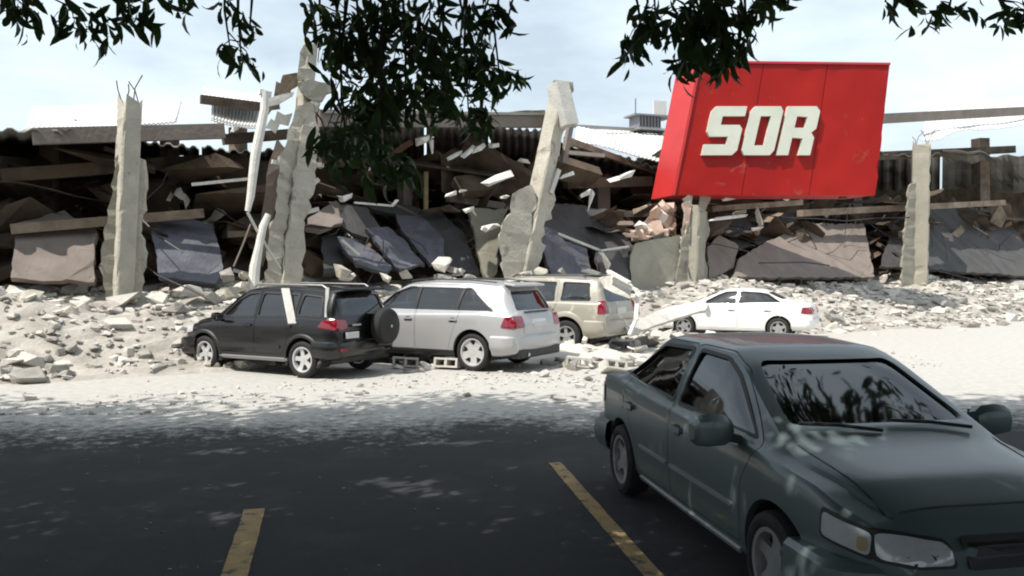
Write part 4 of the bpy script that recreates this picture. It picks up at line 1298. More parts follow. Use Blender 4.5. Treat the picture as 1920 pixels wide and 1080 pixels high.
        for i, p in enumerate(path):
            d = (path[min(i + 1, 24)] - path[max(i - 1, 0)]).normalized()
            nn = Vector((d.y, -d.x, 0)) * (1 if sgn > 0 else -1)
            if nn.x * sgn < 0 and abs(nn.x) > .3: nn = -nn
            if abs(nn.x) <= .3 and nn.y * p.y < 0: nn = -nn
            for (a, z) in prof: vs.append(p + nn * a + Vector((0, 0, z)))
        m2 = len(prof)
        for i in range(24):
            for j in range(m2 - 1): fs.append((i * m2 + j, i * m2 + j + 1, (i + 1) * m2 + j + 1, (i + 1) * m2 + j))
        MB().add(vs, fs).build('bumper', M[m_], root, True)
    # mirrors
    mx_, mz_ = spec['mirror']
    for s_ in (1, -1):
        w_ = c['w'](mx_)
        bm_ = MB()
        ms = spec.get('mirror_size', 1.0)
        vs, fs = [], []
        prof = [(-.10, .0), (-.09, .075), (0.0, .09), (.06, .06), (.075, 0), (.06, -.055), (0, -.075), (-.09, -.07)]
        ys = [(.03, .6), (.07, .95), (.15, 1.0), (.21, .9), (.235, .5)]
        for (yy, k_) in ys:
            for (a, b) in prof: vs.append((mx_ + a * k_ * .8 * ms, s_ * (w_ + (yy - .02) * ms), mz_ + b * k_ * ms))
        for i in range(len(ys) - 1):
            for j in range(8): fs.append((i * 8 + j, i * 8 + (j + 1) % 8, (i + 1) * 8 + (j + 1) % 8, (i + 1) * 8 + j))
        fs += [tuple(range(8)), tuple(len(vs) - 8 + k for k in range(8))]
        mo = bm_.add(vs, fs).build('mirror', M[spec.get('mirror_m', spec['paint'])], root, True)
        MB().bar((mx_ + .02, s_ * (w_ - .04), mz_ - .05), (mx_ + .01, s_ * (w_ + .05), mz_ - .03), .06, .05).build('bracket', M['black_plastic'], mo)
        MB().box((mx_ - .085 * ms, s_ * (w_ + .11 * ms), mz_ + .005), (.006, .15 * ms, .10 * ms)).build('mirror_glass', M['chrome'], mo)
    MB().box(((xr + xf) / 2, 0, .27), ((xf - xr) * .78, wmax * 1.25, .10)).build('underbody', M['black_plastic'], root)
    return root, c, bvh

def place(G_, yaw, wb, track, side):
    """car origin from the ground contact of the visible rear wheel"""
    off = Matrix.Rotation(yaw, 3, 'Z') @ Vector((-wb / 2, side * track / 2, 0))
    return Vector((G_.x, G_.y, 0)) - off
YAW = R(180 - 31)

# ---- silver crossover
sp = dict(ends=(-2.38, 2.28), wb=2.82, track=1.62, R=.365, rimr=.262, rim='thick', gap=.07, paint='paint_silver', side=1, crown=.085,
  top=[(-2.40, .80), (-2.365, .98), (-2.30, 1.13), (-2.02, 1.58), (-1.95, 1.665), (-1.2, 1.73), (-.4, 1.745), (.3, 1.69), (.6, 1.55), (1.30, 1.13), (1.45, 1.08), (1.95, 1.0), (2.18, .88), (2.28, .72)],
  belt=[(-2.4, 1.08), (-1.6, 1.12), (0, 1.08), (1.3, 1.03), (2.3, .8)],
  bot=[(-2.4, .36), (-2.0, .30), (-1.2, .27), (1.3, .25), (2.0, .27), (2.3, .34)],
  w=[(-2.42, .80), (-2.36, .87), (-2.2, .925), (-1.6, .955), (0, .95), (1.6, .945), (2.05, .86), (2.3, .70)],
  wr=[(-2.4, .72), (-2.0, .66), (-1, .69), (.3, .67), (1.2, .76), (1.5, .78), (2.0, .68), (2.3, .55)],
  cabin=(-2.05, 1.35), handle_z=.98, glass='glass',
  side_windows=[[(-1.86, 1.16), (-1.28, 1.585), (.22, 1.60), (.62, 1.47), (1.0, 1.15)]],
  pillars=[((-.02, 1.14), (-.05, 1.61)), ((-1.02, 1.14), (-1.12, 1.60))],
  windshield=[(-.66, 1.20), (-.56, 1.60), (.56, 1.60), (.66, 1.20)], ws_in=1.0,
  rear_window=[(-.66, 1.17), (-.55, 1.53), (.55, 1.53), (.66, 1.17)],
  doors=[[(-.05, .38), (-.05, 1.1), (-.07, 1.655), (.22, 1.655), (.66, 1.50), (1.08, 1.12), (1.05, .38)], [(-.98, .75), (-1.12, 1.1), (-1.16, 1.655), (-.09, 1.655), (-.07, 1.1), (-.07, .38), (-.85, .38)]],
  seats=[.1, -.85], mirror=(.92, 1.10),
  bumpers=[(-2.42, .42, .70, 'paint_silver'), (2.31, .30, .66, 'paint_silver')],
  pieces=[('taillight', 'tail_red', [([(-2.33, .84), (-2.06, .86), (-2.14, 1.05), (-2.31, 1.07)], 'y+'), ([(.58, .85), (.90, .85), (.86, 1.07), (.60, 1.07)], 'x-')], .012),
          ('taillight', 'tail_red', [([(-2.33, .84), (-2.06, .86), (-2.14, 1.05), (-2.31, 1.07)], 'y-'), ([(-.58, .85), (-.90, .85), (-.86, 1.07), (-.60, 1.07)], 'x-')], .012),
          ('tailgate_panel', 'paint_silver', [([(-.60, .74), (-.60, 1.10), (.60, 1.10), (.60, .74)], 'x-')], .006),
          ('number_plate', 'plate', [([(-.26, .86), (-.26, .99), (.26, .99), (.26, .86)], 'x-')], .016),
          ('sill_cladding', 'black_plastic', [([(-1.0, .27), (-1.0, .385), (1.0, .375), (1.0, .26)], 'y+')], .012),
          ('headlight', 'lamp_clear', [([(1.9, .74), (1.9, .90), (2.2, .82), (2.2, .70)], 'y+')], .01)])
yaw = YAW
rt, c_, bv = make_car('silver_crossover', 'silver crossover parked in the middle of the row, rear window wiper side to us', sp, place(G(887, 696), yaw, 2.82, 1.75, 1), yaw)
rt['label'] = 'silver crossover between the black car and the beige one, ringed by rubble'
MB().box((-2.04, 0, 1.655), (.26, 1.18, .045), Matrix.Rotation(R(-8), 3, 'Y')).build('spoiler', M['paint_silver'], rt, bevel=.015)
MB().box((-2.30, 0, 1.14), (.05, .9, .02)).build('wiper', M['black_plastic'], rt)
mb = MB()
mb.tube([(-2.1, .66, 1.70), (-2.14, .62, 1.64)], .01)
rear_skirt = MB()
rear_skirt.box((-2.30, 0, .36), (.22, 1.62, .18)).build('rear_skirt', M['black_plastic'], rt, bevel=.04)
MB().tube([(-2.44, .5, .34), (-2.3, .5, .34)], .035, 10).build('exhaust_pipe', M['chrome'], rt)
for s_ in (1, -1):
    MB().tube([(.25, s_ * .62, 1.715), (-.3, s_ * .66, 1.755), (-1.2, s_ * .67, 1.745), (-1.8, s_ * .64, 1.70)], .014, 6).build('roof_rail', M['black_plastic'], rt, True)

# ---- black compact SUV with a spare wheel on its tailgate
sp2 = dict(ends=(-2.02, 1.98), wb=2.50, track=1.54, R=.335, rimr=.225, rim='thin', gap=.06, paint='paint_black', side=1, crown=.08,
  top=[(-2.04, .8), (-2.0, 1.0), (-1.93, 1.25), (-1.83, 1.56), (-1.74, 1.60), (-1.0, 1.64), (-.2, 1.65), (.3, 1.60), (.5, 1.50), (1.08, 1.10), (1.25, 1.06), (1.7, .98), (1.9, .85), (2.0, .7)],
  belt=[(-2.0, 1.06), (-1.3, 1.08), (0, 1.03), (1.1, .98), (2.0, .8)],
  bot=[(-2.0, .36), (-1.6, .30), (-1, .28), (1.2, .27), (1.7, .28), (2.0, .34)],
  w=[(-2.04, .76), (-1.96, .82), (-1.8, .865), (-1.3, .88), (0, .875), (1.4, .87), (1.8, .79), (2.0, .66)],
  wr=[(-2.0, .68), (-1.8, .62), (-1, .64), (.2, .62), (1.0, .70), (1.3, .72), (1.7, .62), (2.0, .5)],
  cabin=(-1.82, 1.12), handle_z=.92, glass='glass',
  side_windows=[[(-1.66, 1.12), (-1.58, 1.46), (-1.14, 1.50), (-1.10, 1.12)], [(-1.02, 1.10), (-1.04, 1.50), (-.13, 1.52), (-.11, 1.08)], [(-.02, 1.08), (-.04, 1.52), (.22, 1.50), (.48, 1.38), (.80, 1.07)]],
  windshield=[(-.60, 1.17), (-.50, 1.50), (.50, 1.50), (.60, 1.17)], ws_in=.9,
  rear_window=[(-.60, 1.13), (-.52, 1.48), (.52, 1.48), (.60, 1.13)], rw_in=.5,
  doors=[[(-.06, .40), (-.07, 1.05), (-.09, 1.565), (.24, 1.565), (.52, 1.42), (.90, 1.04), (.88, .40)], [(-.90, .68), (-1.06, 1.05), (-1.08, 1.565), (-.11, 1.565), (-.09, 1.05), (-.08, .40), (-.75, .40)]],
  seats=[.05, -.8], mirror=(.78, 1.05), lip='black_plastic', lip_w=.06,
  bumpers=[(-2.07, .38, .68, 'paint_black'), (2.02, .30, .62, 'paint_black')],
  pieces=[('taillight', 'tail_red', [([(-1.98, .88), (-1.62, .93), (-1.72, 1.04), (-1.97, 1.07)], 'y+'), ([(.52, .90), (.84, .88), (.82, 1.06), (.56, 1.05)], 'x-')], .014),
          ('taillight', 'tail_red', [([(-1.98, .88), (-1.62, .93), (-1.72, 1.04), (-1.97, 1.07)], 'y-'), ([(-.52, .90), (-.84, .88), (-.82, 1.06), (-.56, 1.05)], 'x-')], .014),
          ('sill_strip', 'trim_light', [([(-.88, .30), (-.88, .345), (.86, .335), (.86, .29)], 'y+')], .03),
          ('door_moulding', 'black_plastic', [([(-.72, .50), (-.72, .58), (.82, .57), (.82, .49)], 'y+')], .014),
          ('bumper_reflector', 'tail_red', [([(.5, .50), (.75, .50), (.75, .55), (.5, .55)], 'x-')], .05),
          ('headlight', 'lamp_clear', [([(1.6, .74), (1.6, .90), (1.9, .80), (1.9, .70)], 'y+')], .01)])
yaw = R(180 - 29)
rt, c_, bv = make_car('black_suv', 'black compact suv with a covered spare wheel on its tailgate', sp2, place(G(569, 709), yaw, 2.5, 1.66, 1), yaw)
for s_ in (1, -1):
    MB().tube([(.2, s_ * .57, 1.61), (.1, s_ * .58, 1.675), (-1.5, s_ * .60, 1.665), (-1.62, s_ * .59, 1.60)], .016, 6).build('roof_rail', M['trim_light'], rt, True)
sw = link('spare_wheel', None, rt); sw.location = (-2.19, -.34, .90); sw.rotation_euler = (0, 0, R(90))
link('tyre', wheel_meshes(.335, .225, 'thin', 'rim')[0], sw)
MB().lathe([(.001, .135), (.20, .13), (.29, .11), (.315, .06), (.315, -.09), (.001, -.09)], 32).build('wheel_cover', M['black_cover'], sw, True)
MB().lathe([(.001, 0), (.03, 0), (.03, .01), (.001, .01)], 10, c=(0, .14, 0)).build('badge', M['chrome'], sw)
MB().box((-2.06, .45, .78), (.03, .34, .11)).build('number_plate', M['plate'], rt)
MB().box((-2.075, .36, .96), (.03, .24, .03)).build('badge', M['chrome'], rt)
MB().box((-1.90, 0, 1.60), (.24, 1.05, .04), Matrix.Rotation(R(-6), 3, 'Y')).build('spoiler', M['paint_black'], rt, bevel=.012)
MB().box((-1.86, 0, .36), (.25, 1.4, .16)).build('rear_skirt', M['black_plastic'], rt, bevel=.04)
# white fallen board leaning on the black car's side
L2 = rt.matrix_basis
def on_car(root, p): return Matrix.Translation(root.location) @ root.rotation_euler.to_matrix().to_4x4() @ Vector(p)
q0 = on_car(rt, (-.98, .79, 1.56)); q1 = on_car(rt, (-1.10, .95, 1.02))
q0 = on_car(rt, (-.72, .72, 1.60)); q1 = on_car(rt, (-1.08, .925, .98))
ob = MB().bar(q0, q1, .14, .03).build('white_board', M['plaster_white'])
tagp(ob, 'white splintered board leaning on the rear door of the black suv', 'board')
q0 = on_car(rt, (-1.62, .60, 1.62)); q1 = on_car(rt, (-1.76, .80, 1.10))
ob = MB().bar(q0, q1, .06, .03).build('pale_strip', M['steel'])
tagp(ob, 'thin pale strip leaning on the rear corner of the black suv', 'strip')

# ---- beige SUV
sp3 = dict(ends=(-2.38, 2.30), wb=2.77, track=1.70, R=.375, rimr=.235, rim='thin', gap=.09, paint='paint_beige', side=1, crown=.075, rim_m='rim_dull',
  top=[(-2.40, .85), (-2.37, 1.05), (-2.30, 1.25), (-2.16, 1.66), (-2.08, 1.71), (-1.2, 1.76), (-.2, 1.77), (.4, 1.72), (.6, 1.62), (1.15, 1.22), (1.35, 1.17), (1.95, 1.10), (2.15, .98), (2.3, .8)],
  belt=[(-2.4, 1.16), (-1.2, 1.18), (0, 1.15), (1.2, 1.12), (2.3, .9)],
  bot=[(-2.4, .40), (-2.0, .33), (-1.2, .30), (1.3, .28), (2.0, .30), (2.3, .36)],
  w=[(-2.42, .86), (-2.34, .92), (-2.2, .96), (-1.4, .98), (0, .975), (1.6, .97), (2.05, .90), (2.3, .76)],
  wr=[(-2.4, .80), (-2.1, .76), (-1, .78), (.3, .76), (1.1, .82), (1.4, .84), (2.0, .74), (2.3, .6)],
  cabin=(-2.12, 1.2), handle_z=1.02, glass='glass',
  side_windows=[[(-2.0, 1.22), (-1.93, 1.62), (-1.26, 1.64), (-1.24, 1.21)], [(-1.06, 1.20), (-1.08, 1.64), (-.16, 1.65), (-.14, 1.19)], [(-.04, 1.19), (-.06, 1.65), (.34, 1.62), (.56, 1.50), (.86, 1.18)]],
  windshield=[(-.70, 1.28), (-.62, 1.62), (.62, 1.62), (.70, 1.28)], ws_in=.9,
  rear_window=[(-.72, 1.18), (-.64, 1.60), (.64, 1.60), (.72, 1.18)], rw_in=.4,
  doors=[[(-.09, .45), (-.10, 1.1), (-.11, 1.69), (.36, 1.68), (.62, 1.54), (.94, 1.16), (.92, .45)], [(-1.0, .80), (-1.14, 1.15), (-1.15, 1.69), (-.13, 1.69), (-.12, 1.1), (-.11, .45), (-.86, .45)]],
  seats=[.1, -.8], mirror=(.82, 1.18), lip='paint_beige', lip_w=.11,
  bumpers=[(-2.44, .44, .76, 'paint_beige'), (2.33, .34, .72, 'paint_beige')],
  pieces=[('taillight', 'tail_red', [([(-2.36, .92), (-2.20, .92), (-2.22, 1.19), (-2.34, 1.21)], 'y+'), ([(.72, .92), (.92, .92), (.90, 1.21), (.74, 1.21)], 'x-')], .014),
          ('taillight', 'tail_red', [([(-2.36, .92), (-2.20, .92), (-2.22, 1.19), (-2.34, 1.21)], 'y-'), ([(-.72, .92), (-.92, .92), (-.90, 1.21), (-.74, 1.21)], 'x-')], .014),
          ('reverse_lamp', 'lamp_clear', [([(.74, .86), (.90, .86), (.90, .91), (.74, .91)], 'x-')], .015),
          ('number_plate', 'plate', [([(-.26, .90), (-.26, 1.03), (.26, 1.03), (.26, .90)], 'x-')], .016)])
yaw = R(180 - 31)
rt, c_, bv = make_car('beige_suv', 'dusty beige square backed suv with flared arches, right of the silver crossover', sp3, place(G(1062, 660), yaw, 2.77, 1.82, 1), yaw)
MB().box((-2.2, 0, .42), (.3, 1.6, .18)).build('rear_skirt', M['black_plastic'], rt, bevel=.04)
for s_ in (1, -1):
    MB().tube([(.2, s_ * .70, 1.75), (.1, s_ * .71, 1.80), (-1.7, s_ * .72, 1.79), (-1.8, s_ * .71, 1.74)], .018, 6).build('roof_rail', M['black_plastic'], rt, True)
# broken white frame hanging off its back
for a, b, w_ in (((1150, 522), (1196, 545), .10), ((1196, 545), (1192, 600), .09), ((1140, 508), (1180, 530), .16), ((1192, 600), (1180, 628), .07)):
    A, B = P(a[0], a[1], 19.6), P(b[0], b[1], 19.3)
    ob = MB().bar(A, B, w_, .06).build('torn_strip', M['plaster_white'])
    tagp(ob, 'white torn strip hanging over the tailgate corner of the beige suv', 'strip', 'torn strips on the beige suv')
ob = slab('dusty_sheet', [P(1122, 520, 19.7), P(1160, 514, 19.9), P(1188, 536, 19.6), P(1180, 560, 19.4), P(1150, 548, 19.5), P(1132, 540, 19.6)], .04, 'rubble_pale', amp=.03, seg=.1)
tagp(ob, 'dusty pale crumpled sheet draped on the roof end of the beige suv', 'sheet')

# ---- white sedan
def merge_spec(d, kw):
    d.update(kw); return d
def sedan(paint, H=1.44, glass='glass', side=1, rim='star', **kw):
    d = dict(ends=(-2.17, 2.13), wb=2.60, track=1.48, R=.305, rimr=.205, rim=rim, gap=.05, paint=paint, side=side, crown=.07,
      top=[(-2.19, .72), (-2.14, .92), (-2.0, 1.01), (-1.62, 1.05), (-1.50, 1.08), (-.98, H - .10), (-.80, H - .03), (-.3, H), (.15, H - .02), (.35, H - .09), (1.0, 1.02), (1.15, .97), (1.7, .88), (1.98, .76), (2.14, .62)],
      belt=[(-2.2, .96), (-1.5, .99), (-.5, .95), (1.0, .90), (1.6, .82), (2.2, .66)],
      bot=[(-2.2, .32), (-1.8, .26), (-1, .22), (1.2, .20), (1.8, .22), (2.15, .28)],
      w=[(-2.2, .66), (-2.12, .74), (-1.95, .81), (-1.4, .845), (0, .85), (1.3, .84), (1.8, .77), (2.03, .64), (2.15, .50)],
      wr=[(-2.2, .55), (-1.6, .62), (-1.0, .57), (-.3, .60), (.2, .58), (1.0, .68), (1.3, .68), (1.8, .58), (2.15, .42)],
      cabin=(-1.52, 1.06), handle_z=.82, glass=glass,
      side_windows=[[(-1.34, 1.03), (-.98, 1.245), (-.78, H - .115), (-.26, H - .085), (-.24, .99)], [(-.14, .985), (-.16, H - .085), (.14, H - .10), (.36, H - .19), (.84, .955)]],
      windshield=[(-.60, 1.05), (-.48, H - .10), (.48, H - .10), (.60, 1.05)], ws_in=1.1,
      rear_window=[(-.56, 1.11), (-.47, H - .11), (.47, H - .11), (.56, 1.11)], rw_in=.75,
      doors=[[(-.19, .30), (-.20, .95), (-.21, H - .045), (.15, H - .055), (.40, H - .15), (.93, .93), (.90, .30)], [(-1.0, .60), (-1.18, .95), (-1.16, 1.17), (-.98, H - .135), (-.78, H - .06), (-.23, H - .045), (-.22, .95), (-.21, .30), (-.86, .30)]],
      seats=[-.05, -.85], seat_h=.95, mirror=(.70, .97),
      bumpers=[(-2.21, .32, .60, paint), (2.16, .24, .54, paint)],
      pieces=[('taillight', 'tail_red', [([(-2.12, .72), (-1.88, .74), (-1.92, .90), (-2.11, .90)], 'y+'), ([(.42, .72), (.74, .72), (.72, .90), (.44, .90)], 'x-')], .012),
              ('taillight', 'tail_red', [([(-2.12, .72), (-1.88, .74), (-1.92, .90), (-2.11, .90)], 'y-'), ([(-.42, .72), (-.74, .72), (-.72, .90), (-.44, .90)], 'x-')], .012),
              ('headlight', 'lamp_clear', [([(1.80, .62), (1.80, .74), (2.06, .69), (2.06, .58)], 'y+'), ([(.34, .57), (.66, .58), (.66, .70), (.36, .66)], 'x+')], .012),
              ('headlight', 'lamp_clear', [([(1.80, .62), (1.80, .74), (2.06, .69), (2.06, .58)], 'y-'), ([(-.34, .57), (-.66, .58), (-.66, .70), (-.36, .66)], 'x+')], .012),
              ('grille', 'black_plastic', [([(-.26, .54), (-.28, .68), (.28, .68), (.26, .54)], 'x+')], .012)])
    d.update(kw)
    return d
g2 = P(1462, 660, 23.4)
spw = sedan('paint_white', 1.40, 'glass', 1, 'star', rim_m='rim_dull')
yaw = R(180 - 26)
rt, c_, bv = make_car('white_sedan', 'white sedan at the right end of the back row with rubble on its bonnet', spw, place(Vector((7.25, 23.2, 0)), yaw, 2.6, 1.6, 1), yaw)
# slabs lying on its bonnet
for k, (x, y, z, s) in enumerate(((1.45, .35, .95, .55), (1.7, -.1, .92, .6), (1.25, .1, 1.02, .4), (1.95, .3, .82, .4), (1.15, -.4, 1.06, .5), (.95, .45, 1.08, .25))):
    ob = link('concrete_chunk', chunk_mesh(k + 3, 'rubble_pale'))
    ob.location = on_car(rt, (x, y, z)); ob.scale = (s, s, s * .5); ob.rotation_euler = (.2, .1, k)
    tagp(ob, 'flat pale concrete chunk lying on the bonnet of the white sedan', 'rubble', 'chunks on the white bonnet')
# crumpled board in front of it
ob = slab('pale_board', [P(1172, 612, 20.2), P(1250, 576, 22.5), P(1330, 568, 23.0), P(1322, 582, 22.4), P(1258, 600, 21.8), P(1180, 626, 19.9)], .07, 'rubble_pale', amp=.05, seg=.2, back=Vector((0, .4, -.9)))
tagp(ob, 'long pale fallen board lying from the beige suv up to the white bonnet', 'board')

# ---- dark green sedan close to us
H_ = 1.47
spg = sedan('paint_green', 1.47, 'glass_dark', -1, 'star', wb=2.72, ends=(-2.17, 2.22), track=1.50,
      top=[(-2.19, .72), (-2.14, .94), (-2.0, 1.04), (-1.72, 1.08), (-1.62, 1.11), (-1.08, H_ - .08), (-.90, H_ - .02), (-.3, H_), (.3, H_ - .02), (.5, H_ - .09), (1.22, 1.03), (1.36, .98), (1.8, .90), (2.06, .78), (2.22, .62)],
      belt=[(-2.2, .98), (-1.5, 1.0), (-.5, .96), (1.2, .91), (1.7, .84), (2.25, .66)],
      w=[(-2.2, .68), (-2.12, .76), (-1.95, .82), (-1.4, .85), (0, .855), (1.4, .84), (1.88, .77), (2.1, .66), (2.25, .52)],
      wr=[(-2.2, .55), (-1.7, .62), (-1.1, .57), (-.3, .60), (.35, .58), (1.2, .70), (1.5, .69), (1.9, .6), (2.22, .44)],
      cabin=(-1.62, 1.26), mirror=(.88, .98),
      side_windows=[[(-1.48, 1.05), (-1.12, 1.27), (-.90, H_ - .11), (-.26, H_ - .085), (-.24, .995)], [(-.14, .99), (-.16, H_ - .085), (.28, H_ - .10), (.52, H_ - .19), (1.04, .965)]],
      doors=[[(-.19, .30), (-.20, .95), (-.21, H_ - .045), (.29, H_ - .055), (.56, H_ - .15), (1.14, .94), (.98, .70), (.94, .30)], [(-1.05, .60), (-1.28, .95), (-1.26, 1.21), (-1.08, H_ - .125), (-.90, H_ - .06), (-.23, H_ - .045), (-.22, .95), (-.21, .30), (-.90, .30)]], rim_m='rim_dull', mirror_size=1.25, mirror_m='paint_green', seal='black_plastic')
spg['pieces'] = spg['pieces'] + [
    ('door_moulding', 'trim_light', [([(-.86, .52), (-.86, .545), (-.25, .54), (-.25, .515)], 'y-')], .012),
    ('door_moulding', 'trim_light', [([(-.17, .515), (-.17, .54), (.86, .53), (.86, .505)], 'y-')], .012),
    ('lamp_surround', 'black_plastic', [(shrink([(1.80, .62), (1.80, .74), (2.06, .69), (2.06, .58)], -.018), 'y-')], .006),
    ('lamp_surround', 'black_plastic', [(shrink([(-.34, .57), (-.66, .58), (-.66, .70), (-.36, .66)], -.018), 'x+')], .006),
    ('lamp_surround', 'black_plastic', [(shrink([(.34, .57), (.66, .58), (.66, .70), (.36, .66)], -.018), 'x+')], .006),
    ('indicator_lamp', 'wood', [([(2.0, .60), (2.0, .67), (2.05, .66), (2.05, .60)], 'y-')], .016),
    ('grille_bar', 'chrome', [([(-.26, .60), (-.26, .612), (.26, .612), (.26, .60)], 'x+')], .02),
    ('grille_bar', 'chrome', [([(-.26, .64), (-.26, .652), (.26, .652), (.26, .64)], 'x+')], .02),
    ('bonnet_gap', 'black_plastic', [([(1.30, .635), (1.30, .642), (2.0, .562), (2.0, .555)], 'z+')], .002),
    ('bonnet_gap', 'black_plastic', [([(1.30, -.635), (1.30, -.642), (2.0, -.562), (2.0, -.555)], 'z+')], .002),
    ('bonnet_gap', 'black_plastic', [([(2.02, -.54), (2.028, -.54), (2.028, .54), (2.02, .54)], 'z+')], .002),
    ('sill_strip', 'trim_light', [([(-.92, .245), (-.92, .275), (.92, .26), (.92, .23)], 'y-')], .02)]
dirv = Vector((0.19, -1, 0)).normalized()
yawg = math.atan2(dirv.y, dirv.x)
rtg, c_, bv = make_car('green_sedan', 'dark green grey sedan parked close in the tree shade, nose towards us', spg, place(G(1168, 925), yawg, 2.72, 1.64, -1), yawg)
v_, f_ = patch(bv, round_poly([(-1.42, .76), (-1.28, .76), (-1.28, .88), (-1.42, .88)], .03), 'y-', .004, .01, 2)
MB().add(v_, f_).build('fuel_flap', M['paint_green'], rtg, True)
for y0_ in (.52, -.08):
    MB().tube([(1.27, y0_, 1.03), (1.22, y0_ - .25, 1.06), (1.20, y0_ - .5, 1.075)], .012, 6).build('wiper', M['black_plastic'], rtg)

# ================================================================ hollow blocks and chunks by the cars
def block_mesh(m):
    L_, W_, H_ = .40, .15, .20
    mb = MB()
    xs1 = [-L_ / 2, -L_ / 2 + .035, -.02, .02, L_ / 2 - .035, L_ / 2]
    ys1 = [-W_ / 2, -W_ / 2 + .03, W_ / 2 - .03, W_ / 2]
    for i in range(5):
        for j in range(3):
            if j == 1 and i in (1, 3): continue
            x0, x1, y0, y1 = xs1[i], xs1[i + 1], ys1[j], ys1[j + 1]
            mb.box(((x0 + x1) / 2, (y0 + y1) / 2, 0), (x1 - x0, y1 - y0, H_))
    me = mb.me('block', m)
    bm = bmesh.new(); bm.from_mesh(me); bmesh.ops.remove_doubles(bm, verts=bm.verts, dist=1e-4)
    seen = {}
    for f in list(bm.faces):
        k = tuple(sorted(v.index for v in f.verts))
        seen.setdefault(k, []).append(f)
    bmesh.ops.delete(bm, geom=[f for L3 in seen.values() if len(L3) > 1 for f in L3], context='FACES')
    bm.to_mesh(me); bm.free()
    return me
BM_ = block_mesh(M['rubble_pale'])
for i, (px, py, rx, ry, rz, lab) in enumerate((
    (1052, 668, 90, 0, 20, 'hollow concrete block by the wheel of the beige suv, holes towards us'),
    (1086, 690, 88, 4, -10, 'hollow concrete block nearest us right of the silver crossover'),
    (1076, 660, 75, 20, 60, 'hollow concrete block tipped up behind the silver bumper'),
    (1110, 676, 20, 10, 40, 'hollow concrete block lying flat beside the beige bumper'),
    (760, 690, 85, 5, 10, 'hollow concrete block left of the silver rear wheel, standing'),
    (840, 692, 80, 0, -20, 'hollow concrete block against the silver rear wheel'),
    (1150, 700, 60, 10, 30, 'hollow concrete block by the tail of the green sedan'))):
    g = G(px, py)
    ob = link('hollow_block', BM_); ob.location = (g.x, g.y, .12); ob.rotation_euler = (R(rx), R(ry), R(rz)); ob.scale = (1.25, 1.25, 1.25)
    tagp(ob, lab, 'concrete block', 'hollow blocks on the ground')
def ground_chunks(cnt, px0, px1, py0, py1, smin, smax, label, group, ms=('rubble_pale', 'plaster_white', 'rubble_pale', 'rubble_grey')):
    for k in range(cnt):
        g = G(rnd.uniform(px0, px1), rnd.uniform(py0, py1))
        s = rnd.uniform(smin, smax)
        mm = rnd.choice(ms)
        ob = link('concrete_chunk', chunk_mesh(rnd.randrange(14), mm))
        lab_ = tone(mm, s) + ' ' + label
        ob.location = (g.x, g.y, s * .2); ob.scale = (s, s * rnd.uniform(.6, 1), s * rnd.uniform(.4, .9)); ob.rotation_euler = (rnd.uniform(-.4, .4), rnd.uniform(-.4, .4), rnd.random() * 6)
        tagp(ob, lab_, 'rubble', group)
ground_chunks(46, 1030, 1130, 640, 696, .18, .5, 'concrete chunk in the pile right of the silver crossover', 'chunks right of the silver crossover')
ground_chunks(24, 732, 850, 668, 700, .12, .34, 'concrete chunk on the ground between black and silver cars', 'chunks between black and silver cars')
ground_chunks(26, 1110, 1210, 640, 700, .15, .42, 'concrete chunk behind the tail of the green sedan', 'chunks by the green tail')
ground_chunks(12, 1010, 1110, 700, 760, .08, .26, 'flat chunk on the dusty ground before the rubble pile', 'small chunks on the dusty ground')
ground_chunks(5, 590, 900, 722, 748, .07, .16, 'stone on the sunlit ground before the cars', 'small dark stones in the sun', ('rubble_grey',))
ground_chunks(18, 40, 400, 640, 700, .12, .4, 'chunk on the ground left of the black suv', 'chunks left of the black suv')

# mound of rubble between silver and beige
mv = []; mf = []
N_ = 30
c0 = G(1085, 672)
for j in range(N_):
    for i in range(N_):
        x = c0.x - 1.5 + 3.2 * i / (N_ - 1); y = c0.y - 1.6 + 3.4 * j / (N_ - 1)
        rr = math.hypot((x - c0.x) / 1.35, (y - c0.y) / 1.45)
        z = .30 * max(0, 1 - rr * rr) + .10 * noise.noise(Vector((x * 3, y * 3, 0))) * max(0, 1.05 - rr)
        mv.append((x, y, z - .03))
for j in range(N_ - 1):
    for i in range(N_ - 1): mf.append((j * N_ + i, j * N_ + i + 1, (j + 1) * N_ + i + 1, (j + 1) * N_ + i))
tagp(link('rubble_mound', mesh('rubble_mound', mv, mf, M['rubble_pale'], True)), kind='structure')

